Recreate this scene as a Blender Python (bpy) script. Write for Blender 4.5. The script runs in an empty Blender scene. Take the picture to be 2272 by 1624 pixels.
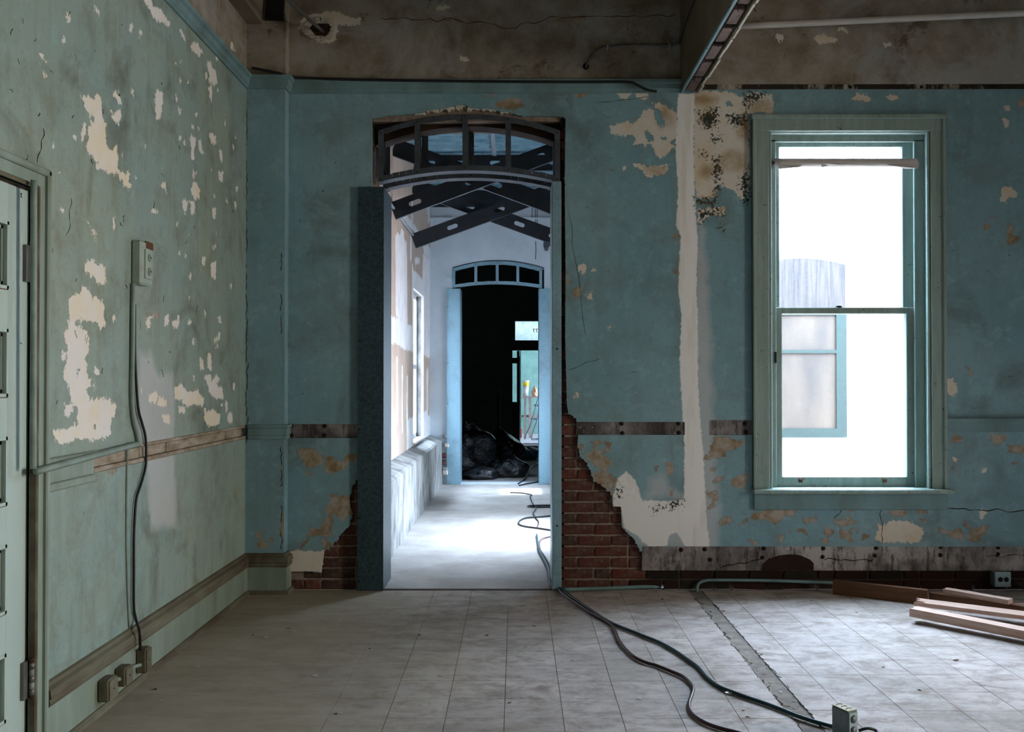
import bpy, bmesh, math, random
import numpy as np
from mathutils import Vector, Matrix, Euler
from mathutils.geometry import tessellate_polygon

S = bpy.context.scene
COL = S.collection
R = random.Random(7)

# ------------------------------------------------------------------ camera
F, CX, CY = 2125.0, 1136.0, 812.0           # focal length and centre of the 2272x1624 frame
PITCH, YAW, EYE = math.atan(26 / F), math.atan(9 / F), 1.32
cam = bpy.data.objects.new('camera', bpy.data.cameras.new('camera'))
COL.objects.link(cam)
cam.location = (0, 0, EYE)
cam.rotation_euler = (math.pi / 2 + PITCH, 0, YAW)
cam.data.sensor_width = 36.0
cam.data.lens = F / 2272 * 36.0
cam.data.clip_start = 0.05
S.camera = cam
RM = Euler((math.pi / 2 + PITCH, 0, YAW)).to_matrix()

# ------------------------------------------------------------------ light
S.view_settings.view_transform = 'Standard'
S.view_settings.look = 'None'
S.view_settings.exposure = 0.2
S.view_settings.gamma = 1.0
S.view_settings.use_curve_mapping = False
S.cycles.use_denoising = True
S.cycles.max_bounces = 8
S.cycles.diffuse_bounces = 5
S.cycles.use_adaptive_sampling = True
S.cycles.adaptive_threshold = 0.03
S.cycles.sample_clamp_indirect = 8.0

W = bpy.data.worlds.new('sky'); S.world = W
W.use_nodes = True
W.node_tree.nodes['Background'].inputs[0].default_value = (0.62, 0.78, 1.0, 1)
W.node_tree.nodes['Background'].inputs[1].default_value = 46.0

def sun(direction, strength, col, angle):
    d = bpy.data.lights.new('sun', 'SUN'); d.energy = strength; d.color = col; d.angle = math.radians(angle)
    o = bpy.data.objects.new('sun', d); COL.objects.link(o)
    o.rotation_euler = Vector(direction).to_track_quat('-Z', 'Y').to_euler()
    o.location = (3, 9, 9)
def window_light(name, loc, direction, w, h, power, col, spread=150):
    d = bpy.data.lights.new(name, 'AREA'); d.shape = 'RECTANGLE'; d.size = w; d.size_y = h
    d.energy = power; d.color = col; d.spread = math.radians(spread)
    o = bpy.data.objects.new(name, d); COL.objects.link(o); o.location = loc
    o.rotation_euler = Vector(direction).to_track_quat('-Z', 'Y').to_euler()
    return o
def portal(loc, direction, w, h):
    o = window_light('window_portal', loc, direction, w, h, 1.0, (1, 1, 1))
    o.data.cycles.is_portal = True

sun((-0.45, -0.05, -0.80), 11.0, (0.80, 0.92, 1.0), 5.0)
portal((2.07, 6.33, 1.75), (0, -1, 0), 1.0, 2.2)             # the sash window in view
# lamps for daylight from the unseen right-hand window; the rear one is added fill
portal((4.25, 6.31, 1.75), (0, -1, 0), 1.0, 2.2)             # its twin farther along the same wall
window_light('daylight_right_window', (6.52, 2.2, 1.75), (-1.0, 0.10, -0.10), 1.2, 2.0, 68, (1.0, 0.91, 0.78), 85)
window_light('rear_fill', (1.2, -1.42, 1.75), (0, 0.8, -0.6), 1.2, 2.0, 4, (1.0, 0.92, 0.78))
window_light('daylight_far_room_window', (0.6, 20.1, 2.45), (0, -1, -0.25), 2.4, 0.75, 5, (0.85, 0.95, 1.0))
window_light('daylight_far_room_window', (2.85, 18.6, 1.6), (-1, 0, 0), 1.6, 1.8, 70, (0.85, 0.95, 1.0))

# ------------------------------------------------------------------ planes of the place
YW = 5.97          # plaster face of the wall with the doorway
YB = 5.992         # brick face behind the plaster
YR = 6.30          # rear face of that wall
XL = -1.66         # plaster face of the left-hand wall
YP = 5.87          # face of the corner pilaster
XP = -1.4226       # its free edge
ZC = 3.95          # ceiling
ZK = 3.136         # height where green paint gives way to brown

def ray(px, py):
    return RM @ Vector(((px - CX) / F, -(py - CY) / F, -1.0))
def on_y(px, py, Y):
    d = ray(px, py); t = Y / d.y
    return Vector((d.x * t, Y, EYE + d.z * t))
def on_x(px, py, X):
    d = ray(px, py); t = X / d.x
    return Vector((X, d.y * t, EYE + d.z * t))
def on_z(px, py, Z=0.0):
    d = ray(px, py); t = (Z - EYE) / d.z
    return Vector((d.x * t, d.y * t, Z))
def WX(px, Y=YW): return on_y(px, 838, Y).x
def WZ(py, Y=YW): return on_y(1145, py, Y).z

# ------------------------------------------------------------------ materials
def lin(r, g, b):
    f = lambda c: (c / 255 / 12.92) if c / 255 <= 0.04045 else ((c / 255 + 0.055) / 1.055) ** 2.4
    return (f(r), f(g), f(b), 1.0)

class Mat:
    def __init__(s, name, rough=0.8, metal=0.0, spec=0.3):
        s.m = bpy.data.materials.new(name); s.m.use_nodes = True
        s.nt = s.m.node_tree
        s.b = s.nt.nodes['Principled BSDF']
        s.b.inputs['Roughness'].default_value = rough
        s.b.inputs['Metallic'].default_value = metal
        s.b.inputs['Specular IOR Level'].default_value = spec
        s.tc = s.nt.nodes.new('ShaderNodeTexCoord').outputs['Object']
    def put(s, sock, v):
        if isinstance(v, bpy.types.NodeSocket): s.nt.links.new(v, sock)
        else: sock.default_value = v
    def noise(s, scale, detail=4, rough=0.55, vec=None, stretch=None, dist=0.0):
        n = s.nt.nodes.new('ShaderNodeTexNoise')
        v = vec or s.tc
        if stretch:
            mp = s.nt.nodes.new('ShaderNodeMapping'); mp.inputs['Scale'].default_value = stretch
            s.nt.links.new(v, mp.inputs['Vector']); v = mp.outputs[0]
        s.nt.links.new(v, n.inputs['Vector'])
        n.inputs['Scale'].default_value = scale; n.inputs['Detail'].default_value = detail
        n.inputs['Roughness'].default_value = rough; n.inputs['Distortion'].default_value = dist
        return n.outputs['Fac']
    def vor(s, scale, feature='F1'):
        n = s.nt.nodes.new('ShaderNodeTexVoronoi'); n.feature = feature
        s.nt.links.new(s.tc, n.inputs['Vector']); n.inputs['Scale'].default_value = scale
        return n.outputs['Distance'], n.outputs.get('Color')
    def mp(s, v, a, b, c=0.0, d=1.0):
        n = s.nt.nodes.new('ShaderNodeMapRange'); n.clamp = True
        s.put(n.inputs[0], v)
        for i, q in enumerate((a, b, c, d)): n.inputs[i + 1].default_value = q
        return n.outputs[0]
    def math(s, op, a, b=0.0):
        n = s.nt.nodes.new('ShaderNodeMath'); n.operation = op
        s.put(n.inputs[0], a); s.put(n.inputs[1], b)
        return n.outputs[0]
    def mix(s, f, a, b, mode='MIX'):
        n = s.nt.nodes.new('ShaderNodeMix'); n.data_type = 'RGBA'; n.blend_type = mode
        s.put(n.inputs[0], f); s.put(n.inputs[6], a); s.put(n.inputs[7], b)
        return n.outputs[2]
    def attr(s, name):
        n = s.nt.nodes.new('ShaderNodeAttribute'); n.attribute_name = name
        return n.outputs['Fac']
    def rnd(s):
        return s.nt.nodes.new('ShaderNodeObjectInfo').outputs['Random']
    def xyz(s):
        n = s.nt.nodes.new('ShaderNodeSeparateXYZ'); s.nt.links.new(s.tc, n.inputs[0])
        return n.outputs
    def bump(s, h, strength=0.3, dist=0.01):
        n = s.nt.nodes.new('ShaderNodeBump'); n.inputs['Strength'].default_value = strength
        n.inputs['Distance'].default_value = dist
        s.put(n.inputs['Height'], h); s.nt.links.new(n.outputs[0], s.b.inputs['Normal'])
    def col(s, c): s.put(s.b.inputs['Base Color'], c); return s

def simple(name, c, rough=0.8, metal=0.0, var=0.25, scale=12, c2=None, bump=0.0, stretch=None, spec=0.3):
    m = Mat(name, rough, metal, spec)
    n = m.noise(scale, 6, 0.6, stretch=stretch)
    c2 = c2 or tuple(x * (1 - var) for x in c[:3]) + (1,)
    m.col(m.mix(m.mp(n, 0.35, 0.68), c, c2))
    if bump: m.bump(n, bump, 0.004)
    return m.m

def paint(name, A, B, dirt=(0.13, 0.115, 0.06, 1), dirty=0.5, upper=True, white=(0.66, 0.62, 0.56, 1), white2=(0.60, 0.47, 0.28, 1),
          amp=0.024):
    """flaking wall paint: layers are signed distances to the flaked patches, ragged by noise"""
    m = Mat(name, 0.62, 0, 0.35)
    big = m.noise(0.9, 5, 0.6); mid = m.noise(4.0, 8, 0.70); fine = m.noise(45, 5, 0.65); rag = m.noise(34, 8, 0.72)
    strk = m.noise(3.0, 5, 0.6, stretch=(4, 4, 0.5))
    c = m.mix(m.mp(big, 0.35, 0.65), A, B)
    c = m.mix(m.mp(mid, 0.50, 0.74, 0, dirty), c, dirt)
    c = m.mix(m.mp(strk, 0.52, 0.75, 0, dirty * 0.55), c, dirt)
    c = m.mix(m.mp(fine, 0.56, 0.70, 0, 0.30), c, dirt)
    c = m.mix(m.mp(m.noise(2.2, 6, 0.6, dist=0.7), 0.56, 0.72, 0, dirty), c, tuple(x * 0.45 for x in dirt[:3]) + (1,))
    c = m.mix(m.mp(m.noise(11, 7, 0.72), 0.36, 0.46, 0.22, 0), c, tuple(min(1, x * 1.5) for x in B[:3]) + (1,))
    scf = m.noise(17, 6, 0.7, stretch=(1.6, 1.6, 0.55), dist=1.2)
    c = m.mix(m.math('MULTIPLY', m.mp(scf, 0.66, 0.71), m.mp(big, 0.42, 0.6, 0.15, 0.8)), c, (0.05, 0.05, 0.035, 1))
    if upper:
        z = m.xyz()[2]
        z = m.math('ADD', z, m.mp(rag, 0.3, 0.7, -0.008, 0.008))
        up = m.mix(m.mp(mid, 0.36, 0.62), (0.17, 0.13, 0.088, 1), (0.34, 0.31, 0.265, 1))
        up = m.mix(m.mp(m.noise(1.6, 8, 0.7, dist=0.6), 0.50, 0.62, 0, 0.8), up, (0.36, 0.36, 0.35, 1))
        up = m.mix(m.mp(m.noise(2.7, 9, 0.72, dist=0.3), 0.57, 0.62, 0, 0.75), up, (0.085, 0.055, 0.028, 1))
        c = m.mix(m.mp(z, ZK - 0.004, ZK + 0.004), c, up)
    rg = m.mp(rag, 0.25, 0.75, -amp + 0.002, amp + 0.002)
    rg2 = m.mp(rag, 0.25, 0.75, amp, -amp)
    def lay(nm, w=0.0012, r=rg, k=1.0):
        return m.mp(m.math('ADD', m.attr(nm), r), -w, w, 0, k)
    smr = m.mp(m.math('ADD', m.attr('smear'), m.mp(mid, 0.3, 0.7, -0.03, 0.03)), -0.03, 0.02, 0, 0.62)
    c = m.mix(smr, c, (0.52, 0.53, 0.55, 1))
    lt, lw, lm = lay('tan'), lay('white'), lay('mould', 0.006, m.mp(m.noise(60, 7, 0.75), 0.35, 0.65, -0.06, 0.04))
    c = m.mix(lt, c, m.mix(m.mp(m.noise(13, 7, 0.72), 0.40, 0.60), (0.215, 0.145, 0.070, 1), (0.37, 0.325, 0.27, 1)))
    wc = m.mix(m.mp(mid, 0.46, 0.72), white, white2)
    wc = m.mix(m.math('MULTIPLY', m.mp(m.attr('stain'), -0.03, 0.015, 0, 0.85), m.mp(mid, 0.36, 0.56, 0.15, 1)), wc, (0.33, 0.215, 0.095, 1))
    wc = m.mix(m.mp(fine, 0.62, 0.75, 0, 0.25), wc, (0.3, 0.25, 0.18, 1))
    c = m.mix(lw, c, wc)
    c = m.mix(lay('strip', 0.004, m.mp(rag, 0.3, 0.7, -0.008, 0.008)), c, m.mix(m.mp(strk, 0.55, 0.72, 0, 0.45), (0.82, 0.81, 0.80, 1), (0.55, 0.47, 0.34, 1)))
    c = m.mix(lm, c, m.mix(m.mp(mid, 0.45, 0.6), (0.018, 0.030, 0.026, 1), (0.06, 0.045, 0.02, 1)))
    m.col(c)
    h = m.math('ADD', m.math('MULTIPLY', lw, -0.9), m.math('MULTIPLY', lt, -0.8))
    h = m.math('ADD', h, m.math('MULTIPLY', m.attr('strip'), 9.0))
    h = m.math('ADD', h, m.math('MULTIPLY', mid, 0.9))
    h = m.math('ADD', h, m.math('MULTIPLY', fine, 0.18))
    m.bump(h, 0.55, 0.004)
    return m.m

TEAL_A, TEAL_B = (0.160, 0.295, 0.345, 1), (0.220, 0.362, 0.408, 1)
M = {}
M['wall_l'] = paint('green_paint_left', (0.270, 0.330, 0.272, 1), (0.215, 0.310, 0.302, 1), dirty=0.62, white=(0.75, 0.73, 0.71, 1), white2=(0.78, 0.66, 0.43, 1))
M['wall_b'] = paint('green_paint_back', TEAL_A, TEAL_B, dirty=0.42)
M['trim'] = simple('green_trim_paint', (0.18, 0.30, 0.33, 1), 0.5, 0, 0, 6, (0.12, 0.19, 0.19, 1), 0.3, (1, 1, 0.25))
M['trim_l'] = simple('green_trim_paint_left', (0.245, 0.315, 0.275, 1), 0.5, 0, 0, 6, (0.15, 0.18, 0.135, 1), 0.3, (1, 1, 0.25))
M['trim_dark'] = simple('dusty_trim_paint', (0.075, 0.056, 0.036, 1), 0.8, 0, 0, 9, (0.15, 0.15, 0.105, 1), 0.3, (1, 0.3, 1))
m = Mat('crackled_sash_paint', 0.55)
k = m.noise(7, 8, 0.7, stretch=(3, 3, 0.3)); k2 = m.noise(30, 6, 0.7)
c = m.mix(m.mp(k, 0.35, 0.7), (0.285, 0.375, 0.345, 1), (0.19, 0.26, 0.235, 1))
c = m.mix(m.mp(k2, 0.63, 0.68, 0, 0.85), c, (0.035, 0.025, 0.018, 1)); m.col(c); m.bump(k2, 0.3, 0.004); M['sash'] = m.m
M['door'] = simple('pale_door_paint', (0.42, 0.53, 0.50, 1), 0.45, 0, 0, 3, (0.36, 0.47, 0.46, 1), 0.1, (1, 1, 0.3))
M['rust'] = simple('rusty_gap', (0.06, 0.028, 0.012, 1), 0.9, 0, 0.4, 20)
M['brown_wall'] = simple('brown_ceiling_paint', (0.15, 0.115, 0.075, 1), 0.8, 0, 0, 2.5, (0.24, 0.2, 0.15, 1), 0.2)
m = Mat('brick', 0.9, 0, 0.15)
k = m.noise(26, 8, 0.7); k2 = m.noise(9, 5, 0.6)
c = m.mix(m.rnd(), (0.125, 0.034, 0.025, 1), (0.058, 0.032, 0.030, 1))
c = m.mix(m.mp(k2, 0.5, 0.7, 0, 0.6), c, (0.13, 0.095, 0.075, 1))
c = m.mix(m.mp(k, 0.56, 0.70, 0, 0.65), c, (0.28, 0.23, 0.20, 1)); m.col(c); m.bump(k, 0.6, 0.006); M['brick'] = m.m
m = Mat('dark_shaded_brick', 0.9, 0, 0.15)  # dark brick, deepened to paint in the shade along the wall foot
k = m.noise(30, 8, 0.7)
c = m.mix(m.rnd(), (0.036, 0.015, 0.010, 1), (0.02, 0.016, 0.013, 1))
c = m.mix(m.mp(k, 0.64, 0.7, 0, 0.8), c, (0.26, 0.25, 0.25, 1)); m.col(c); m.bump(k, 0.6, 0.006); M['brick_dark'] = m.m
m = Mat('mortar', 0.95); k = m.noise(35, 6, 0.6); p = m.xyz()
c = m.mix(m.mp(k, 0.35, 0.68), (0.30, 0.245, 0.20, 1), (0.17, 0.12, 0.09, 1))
foot_shade = m.math('MULTIPLY', m.mp(m.math('ADD', p[2], m.mp(k, 0.3, 0.7, -.05, .05)), 0.16, 0.10), m.mp(p[0], 0.7, 0.85, 0, 0.9))
m.col(m.mix(foot_shade, c, (0.025, 0.018, 0.014, 1))); m.bump(k, 0.8, 0.004); M['mortar'] = m.m  # shade low along the right-hand wall foot mixed into the mortar colour
def band_mat(key, dark, mid_, pale, f):
    m = Mat(key, 0.75)
    k = m.noise(7, 8, 0.72, stretch=(1, 1, 0.5)); k2 = m.noise(20, 8, 0.75, stretch=(1.5, 1, 0.3)); k3 = m.noise(2.6, 6, 0.65)
    c = m.mix(m.mp(k, 0.38, 0.62), dark, mid_)
    c = m.mix(m.mp(k3, 0.5, 0.62, 0, f), c, pale)
    c = m.mix(m.mp(k2, 0.52, 0.62, 0, 0.85), c, (0.030, 0.020, 0.014, 1))
    c = m.mix(m.mp(m.noise(55, 5, 0.7), 0.64, 0.70, 0, 0.8), c, (0.5, 0.47, 0.45, 1))
    m.col(c); m.bump(k2, 0.5, 0.006); M[key] = m.m
band_mat('band', (0.045, 0.038, 0.040, 1), (0.14, 0.125, 0.13, 1), (0.33, 0.31, 0.31, 1), 0.6)
band_mat('base_band', (0.10, 0.09, 0.09, 1), (0.28, 0.25, 0.24, 1), (0.46, 0.42, 0.40, 1), 0.85)
m = Mat('sooty_band', 0.85)
k = m.noise(5, 8, 0.75, stretch=(1, 1, 0.4))
c = m.mix(m.mp(k, 0.52, 0.6), (0.03, 0.022, 0.016, 1), (0.42, 0.37, 0.30, 1)); m.col(c); m.bump(k, 0.4, 0.006); M['crown_band'] = m.m
M['plug'] = simple('plug_hole', (0.022, 0.014, 0.010, 1), 0.95)
m = Mat('galvanised_steel', 0.42, 0.45, 0.5)
k = m.noise(70, 5, 0.75); k2 = m.noise(3, 5, 0.6)
c = m.mix(m.mp(k, 0.32, 0.68), (0.20, 0.36, 0.44, 1), (0.34, 0.52, 0.61, 1)); c = m.mix(m.mp(k2, 0.5, 0.72, 0, 0.45), c, (0.12, 0.13, 0.14, 1)); m.col(c)
m.put(m.b.inputs['Roughness'], m.mp(k, 0.3, 0.7, 0.34, 0.6)); M['steel'] = m.m
M['steel_worn'] = simple('dark_spangled_steel', (0.06, 0.10, 0.125, 1), 0.45, 0.5, 0.55, 60)
M['scar'] = simple('partition_scar', (0.27, 0.235, 0.20, 1), 0.9, 0, 0.45, 14, None, 0.4)
M['steel_frame'] = simple('dull_steel_track', (0.085, 0.10, 0.12, 1), 0.55, 0.35, 0.35, 20)
M['steel_dark'] = simple('dark_primed_steel', (0.030, 0.034, 0.040, 1), 0.55, 0.35, 0.3, 12)
M['steel_light'] = simple('bare_steel_edge', (0.45, 0.52, 0.58, 1), 0.4, 0.6, 0.2, 30)
m = Mat('vinyl_tile', 0.6, 0, 0.22)
k = m.noise(5, 8, 0.7, stretch=(0.5, 2.2, 1)); k2 = m.noise(1.1, 5, 0.6); k3 = m.noise(60, 5, 0.7, stretch=(0.35, 1.3, 1))
# object coordinates of the shared tile are local, so the large dust pattern uses the world position
gp = m.nt.nodes.new('ShaderNodeNewGeometry').outputs['Position']
d1 = m.noise(1.3, 6, 0.62, vec=gp); d2 = m.noise(9, 9, 0.75, vec=gp, stretch=(0.8, 1.3, 1)); d3 = m.noise(60, 5, 0.7, vec=gp, stretch=(0.6, 1.4, 1))
c = m.mix(m.rnd(), (0.52, 0.455, 0.425, 1), (0.42, 0.365, 0.345, 1))
c = m.mix(m.mp(d1, 0.42, 0.62, 0, 0.7), c, (0.27, 0.235, 0.205, 1))
c = m.mix(m.mp(d2, 0.48, 0.62, 0, 0.75), c, (0.23, 0.195, 0.165, 1))
c = m.mix(m.mp(d2, 0.30, 0.44, 0.35, 0), c, (0.62, 0.60, 0.60, 1))
c = m.mix(m.mp(d3, 0.62, 0.70, 0, 0.75), c, (0.085, 0.07, 0.055, 1))
c = m.mix(m.mp(m.noise(3.2, 8, 0.75, vec=gp, stretch=(0.9, 1.2, 1), dist=0.8), 0.51, 0.64, 0, 0.75), c, (0.20, 0.16, 0.13, 1))
gx = m.nt.nodes.new('ShaderNodeSeparateXYZ'); m.nt.links.new(gp, gx.inputs[0])
wx = m.math('ADD', gx.outputs[0], m.mp(d1, 0.3, 0.7, -0.55, 0.55))
d4 = m.noise(5, 8, 0.75, vec=gp, stretch=(0.5, 2.0, 1))
c = m.mix(m.mp(wx, -0.15, -1.0, 0, 0.85), c, m.mix(m.mp(d4, 0.34, 0.68), (0.375, 0.325, 0.245, 1), (0.27, 0.23, 0.165, 1)))   # dusty left side, with the warm, dimmer light there put into the colour
m.col(c); m.put(m.b.inputs['Roughness'], m.mp(d2, 0.3, 0.7, 0.55, 0.85)); m.bump(d2, 0.08, 0.004); M['tile'] = m.m
m = Mat('bare_floor', 0.75)
k = m.noise(4, 8, 0.7, stretch=(0.22, 3.5, 1)); k2 = m.noise(26, 8, 0.75, stretch=(0.35, 1.6, 1)); k3 = m.noise(1.2, 5, 0.6)
c = m.mix(m.mp(k, 0.35, 0.66), (0.43, 0.385, 0.31, 1), (0.335, 0.29, 0.23, 1))
c = m.mix(m.mp(k3, 0.45, 0.65, 0, 0.5), c, (0.40, 0.36, 0.31, 1))
c = m.mix(m.mp(k2, 0.64, 0.72, 0, 0.75), c, (0.075, 0.055, 0.04, 1)); m.col(c); m.bump(k2, 0.2, 0.004); M['floor'] = m.m
m = Mat('dusty_concrete', 0.8)
k = m.noise(3, 8, 0.65); k2 = m.noise(24, 7, 0.7, stretch=(0.5, 1.6, 1))
c = m.mix(m.mp(k, 0.35, 0.65), (0.42, 0.395, 0.37, 1), (0.30, 0.275, 0.25, 1)); c = m.mix(m.mp(k2, 0.64, 0.72, 0, 0.6), c, (0.12, 0.10, 0.085, 1)); m.col(c); M['concrete'] = m.m
M['ledge'] = simple('cement_render', (0.33, 0.33, 0.32, 1), 0.8, 0, 0, 5, (0.10, 0.10, 0.095, 1), 0.4, (1, 1.2, 0.75))
m = Mat('drywall', 0.8)
mid = m.noise(5, 7, 0.6); rag = m.noise(16, 8, 0.7, stretch=(1, 1, 0.3))
c = m.mix(m.mp(mid, 0.4, 0.65), (0.44, 0.345, 0.275, 1), (0.38, 0.30, 0.245, 1))
lw = m.mp(m.math('ADD', m.attr('white'), m.mp(rag, 0.3, 0.7, -0.03, 0.03)), -0.006, 0.006)
c = m.mix(lw, c, m.mix(m.mp(mid, 0.4, 0.7), (0.80, 0.80, 0.80, 1), (0.66, 0.66, 0.67, 1))); m.col(c); M['drywall'] = m.m
M['plaster_far'] = simple('pale_far_plaster', (0.66, 0.73, 0.79, 1), 0.8, 0, 0, 3, (0.54, 0.61, 0.67, 1), 0.15)
m = Mat('steel_deck', 0.5, 0.3, 0.4); k = m.noise(8, 5, 0.6)
m.col(m.mix(m.mp(k, 0.4, 0.65), (0.22, 0.40, 0.48, 1), (0.12, 0.24, 0.31, 1))); M['deck'] = m.m
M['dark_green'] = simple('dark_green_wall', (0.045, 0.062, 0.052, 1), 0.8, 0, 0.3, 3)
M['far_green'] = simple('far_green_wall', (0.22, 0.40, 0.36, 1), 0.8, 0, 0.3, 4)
M['wood_dark'] = simple('dark_old_wood', (0.040, 0.019, 0.010, 1), 0.85, 0, 0.55, 9, None, 0.3, (0.6, 0.6, 3))
M['black'] = simple('black_dark', (0.012, 0.012, 0.012, 1), 0.7)
M['white_pipe'] = simple('white_pipe', (0.62, 0.60, 0.57, 1), 0.4, 0, 0.15, 6)
M['lath'] = simple('pinkish_lath', (0.20, 0.135, 0.115, 1), 0.9, 0, 0.5, 18, None, 0.4)
M['plaster_edge'] = simple('broken_plaster_edge', (0.60, 0.56, 0.48, 1), 0.95, 0, 0.3, 25, None, 0.5)
M['cable_black'] = simple('black_cable', (0.016, 0.016, 0.018, 1), 0.45)
M['conduit'] = simple('grey_conduit', (0.17, 0.17, 0.17, 1), 0.45, 0.5, 0.3, 40)
M['cord_teal'] = simple('teal_cord', (0.012, 0.045, 0.058, 1), 0.45)
M['cord_pink'] = simple('dark_maroon_cord', (0.055, 0.026, 0.030, 1), 0.4)
M['pale_green'] = simple('pale_green_box', (0.34, 0.42, 0.36, 1), 0.5, 0, 0.25, 15)
M['raceway'] = simple('painted_raceway', (0.24, 0.32, 0.285, 1), 0.5, 0, 0.3, 15)
M['rust_patch'] = simple('rust_patch', (0.13, 0.062, 0.03, 1), 0.9, 0, 0.4, 30)
m = Mat('cut_timber', 0.7)
k = m.noise(10, 6, 0.6, stretch=(0.6, 6, 6)); c = m.mix(m.mp(k, 0.35, 0.68), (0.64, 0.48, 0.39, 1), (0.46, 0.28, 0.21, 1)); m.col(c); M['timber'] = m.m
m = Mat('brown_timber', 0.75)
k = m.noise(8, 6, 0.6, stretch=(0.6, 6, 6)); c = m.mix(m.mp(k, 0.35, 0.68), (0.16, 0.075, 0.035, 1), (0.09, 0.04, 0.02, 1)); m.col(c); M['timber_brown'] = m.m
M['box_metal'] = simple('dusty_box_metal', (0.20, 0.25, 0.27, 1), 0.5, 0.4, 0.35, 25)
M['box_top'] = simple('lit_box_top', (0.36, 0.31, 0.17, 1), 0.6, 0.1, 0.3, 25)  # light falling on the upright box's top put into its colour
M['outlet_blue'] = simple('bluish_outlet_plate', (0.36, 0.48, 0.52, 1), 0.4, 0.2, 0.2, 25)
m = Mat('bin_bag', 0.16, 0, 0.6); k = m.noise(9, 5, 0.6, dist=0.8); m.col((0.010, 0.011, 0.013, 1)); m.bump(k, 0.9, 0.05); M['bag'] = m.m
m = Mat('clear_plastic', 0.25, 0, 0.5); k = m.noise(14, 5, 0.6); m.col((0.12, 0.26, 0.36, 1)); m.bump(k, 0.8, 0.03); M['plastic'] = m.m
M['white_plastic'] = simple('white_plastic', (0.72, 0.72, 0.72, 1), 0.5, 0, 0.08, 10)
M['yellow'] = simple('yellow_label', (0.80, 0.58, 0.05, 1), 0.6, 0, 0.1)
M['orange'] = simple('orange_bag', (0.55, 0.17, 0.05, 1), 0.6, 0, 0.6, 25, (0.75, 0.62, 0.5, 1), 0.6)
M['pink'] = simple('pink_bucket', (0.55, 0.13, 0.11, 1), 0.5, 0, 0.2)
M['table'] = simple('table_wood', (0.40, 0.30, 0.27, 1), 0.6, 0, 0.3)
M['tube'] = simple('grey_tube', (0.22, 0.26, 0.30, 1), 0.35, 0.5, 0.2)
M['white_step'] = simple('white_step', (0.66, 0.68, 0.74, 1), 0.6, 0, 0.2, 8)
M['foil'] = simple('foil', (0.7, 0.75, 0.8, 1), 0.2, 1.0, 0.2)
M['paper'] = simple('paper_blind', (0.60, 0.55, 0.53, 1), 0.85, 0, 0.12, 8)
M['flake'] = simple('paint_flake', (0.50, 0.47, 0.43, 1), 0.9, 0, 0.3)
M['flake_dark'] = simple('dark_flake', (0.07, 0.045, 0.03, 1), 0.9, 0, 0.3)
m = Mat('ext_wall', 0.85); k = m.noise(2.5, 5, 0.6); m.col(m.mix(m.mp(k, 0.4, 0.7), (0.80, 0.79, 0.77, 1), (0.74, 0.73, 0.71, 1))); M['ext_wall'] = m.m
M['ext_ground'] = simple('courtyard_paving', (0.55, 0.51, 0.48, 1), 0.9, 0, 0, 5, (0.42, 0.25, 0.20, 1))
M['ext_frame'] = simple('courtyard_window_frame', (0.011, 0.025, 0.022, 1), 0.5, 0, 0.3)
M['ext_pane'] = simple('courtyard_window_pane', (0.060, 0.046, 0.034, 1), 0.5, 0, 0, 2.2, (0.030, 0.025, 0.021, 1), 0, (1.5, 1, 0.4))
m = Mat('streaky_arch_panel', 0.7); k = m.noise(9, 6, 0.7, stretch=(3, 1, 0.18)); m.col(m.mix(m.mp(k, 0.4, 0.6), (0.044, 0.037, 0.033, 1), (0.022, 0.020, 0.021, 1))); M['ext_arch'] = m.m
m = Mat('window_glass', 0.02)          # thin pane: mostly clear, a little mirror
tr = m.nt.nodes.new('ShaderNodeBsdfTransparent'); tr.inputs[0].default_value = (0.97, 0.98, 0.98, 1)
gl = m.nt.nodes.new('ShaderNodeBsdfGlossy'); gl.inputs['Roughness'].default_value = 0.03
mx = m.nt.nodes.new('ShaderNodeMixShader'); mx.inputs[0].default_value = 0.06
m.nt.links.new(tr.outputs[0], mx.inputs[1]); m.nt.links.new(gl.outputs[0], mx.inputs[2])
m.nt.links.new(mx.outputs[0], m.nt.nodes['Material Output'].inputs['Surface']); M['glass'] = m.m
m = Mat('frosted_glass', 0.6); m.b.inputs['Transmission Weight'].default_value = 0.9; m.b.inputs['IOR'].default_value = 1.2
k = m.noise(10, 6, 0.7); m.col(m.mix(m.mp(k, 0.45, 0.7), (0.90, 0.95, 1, 1), (0.45, 0.70, 0.85, 1))); M['frosted'] = m.m
M['glyph'] = simple('dark_numeral', (0.012, 0.02, 0.03, 1), 0.6)

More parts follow.
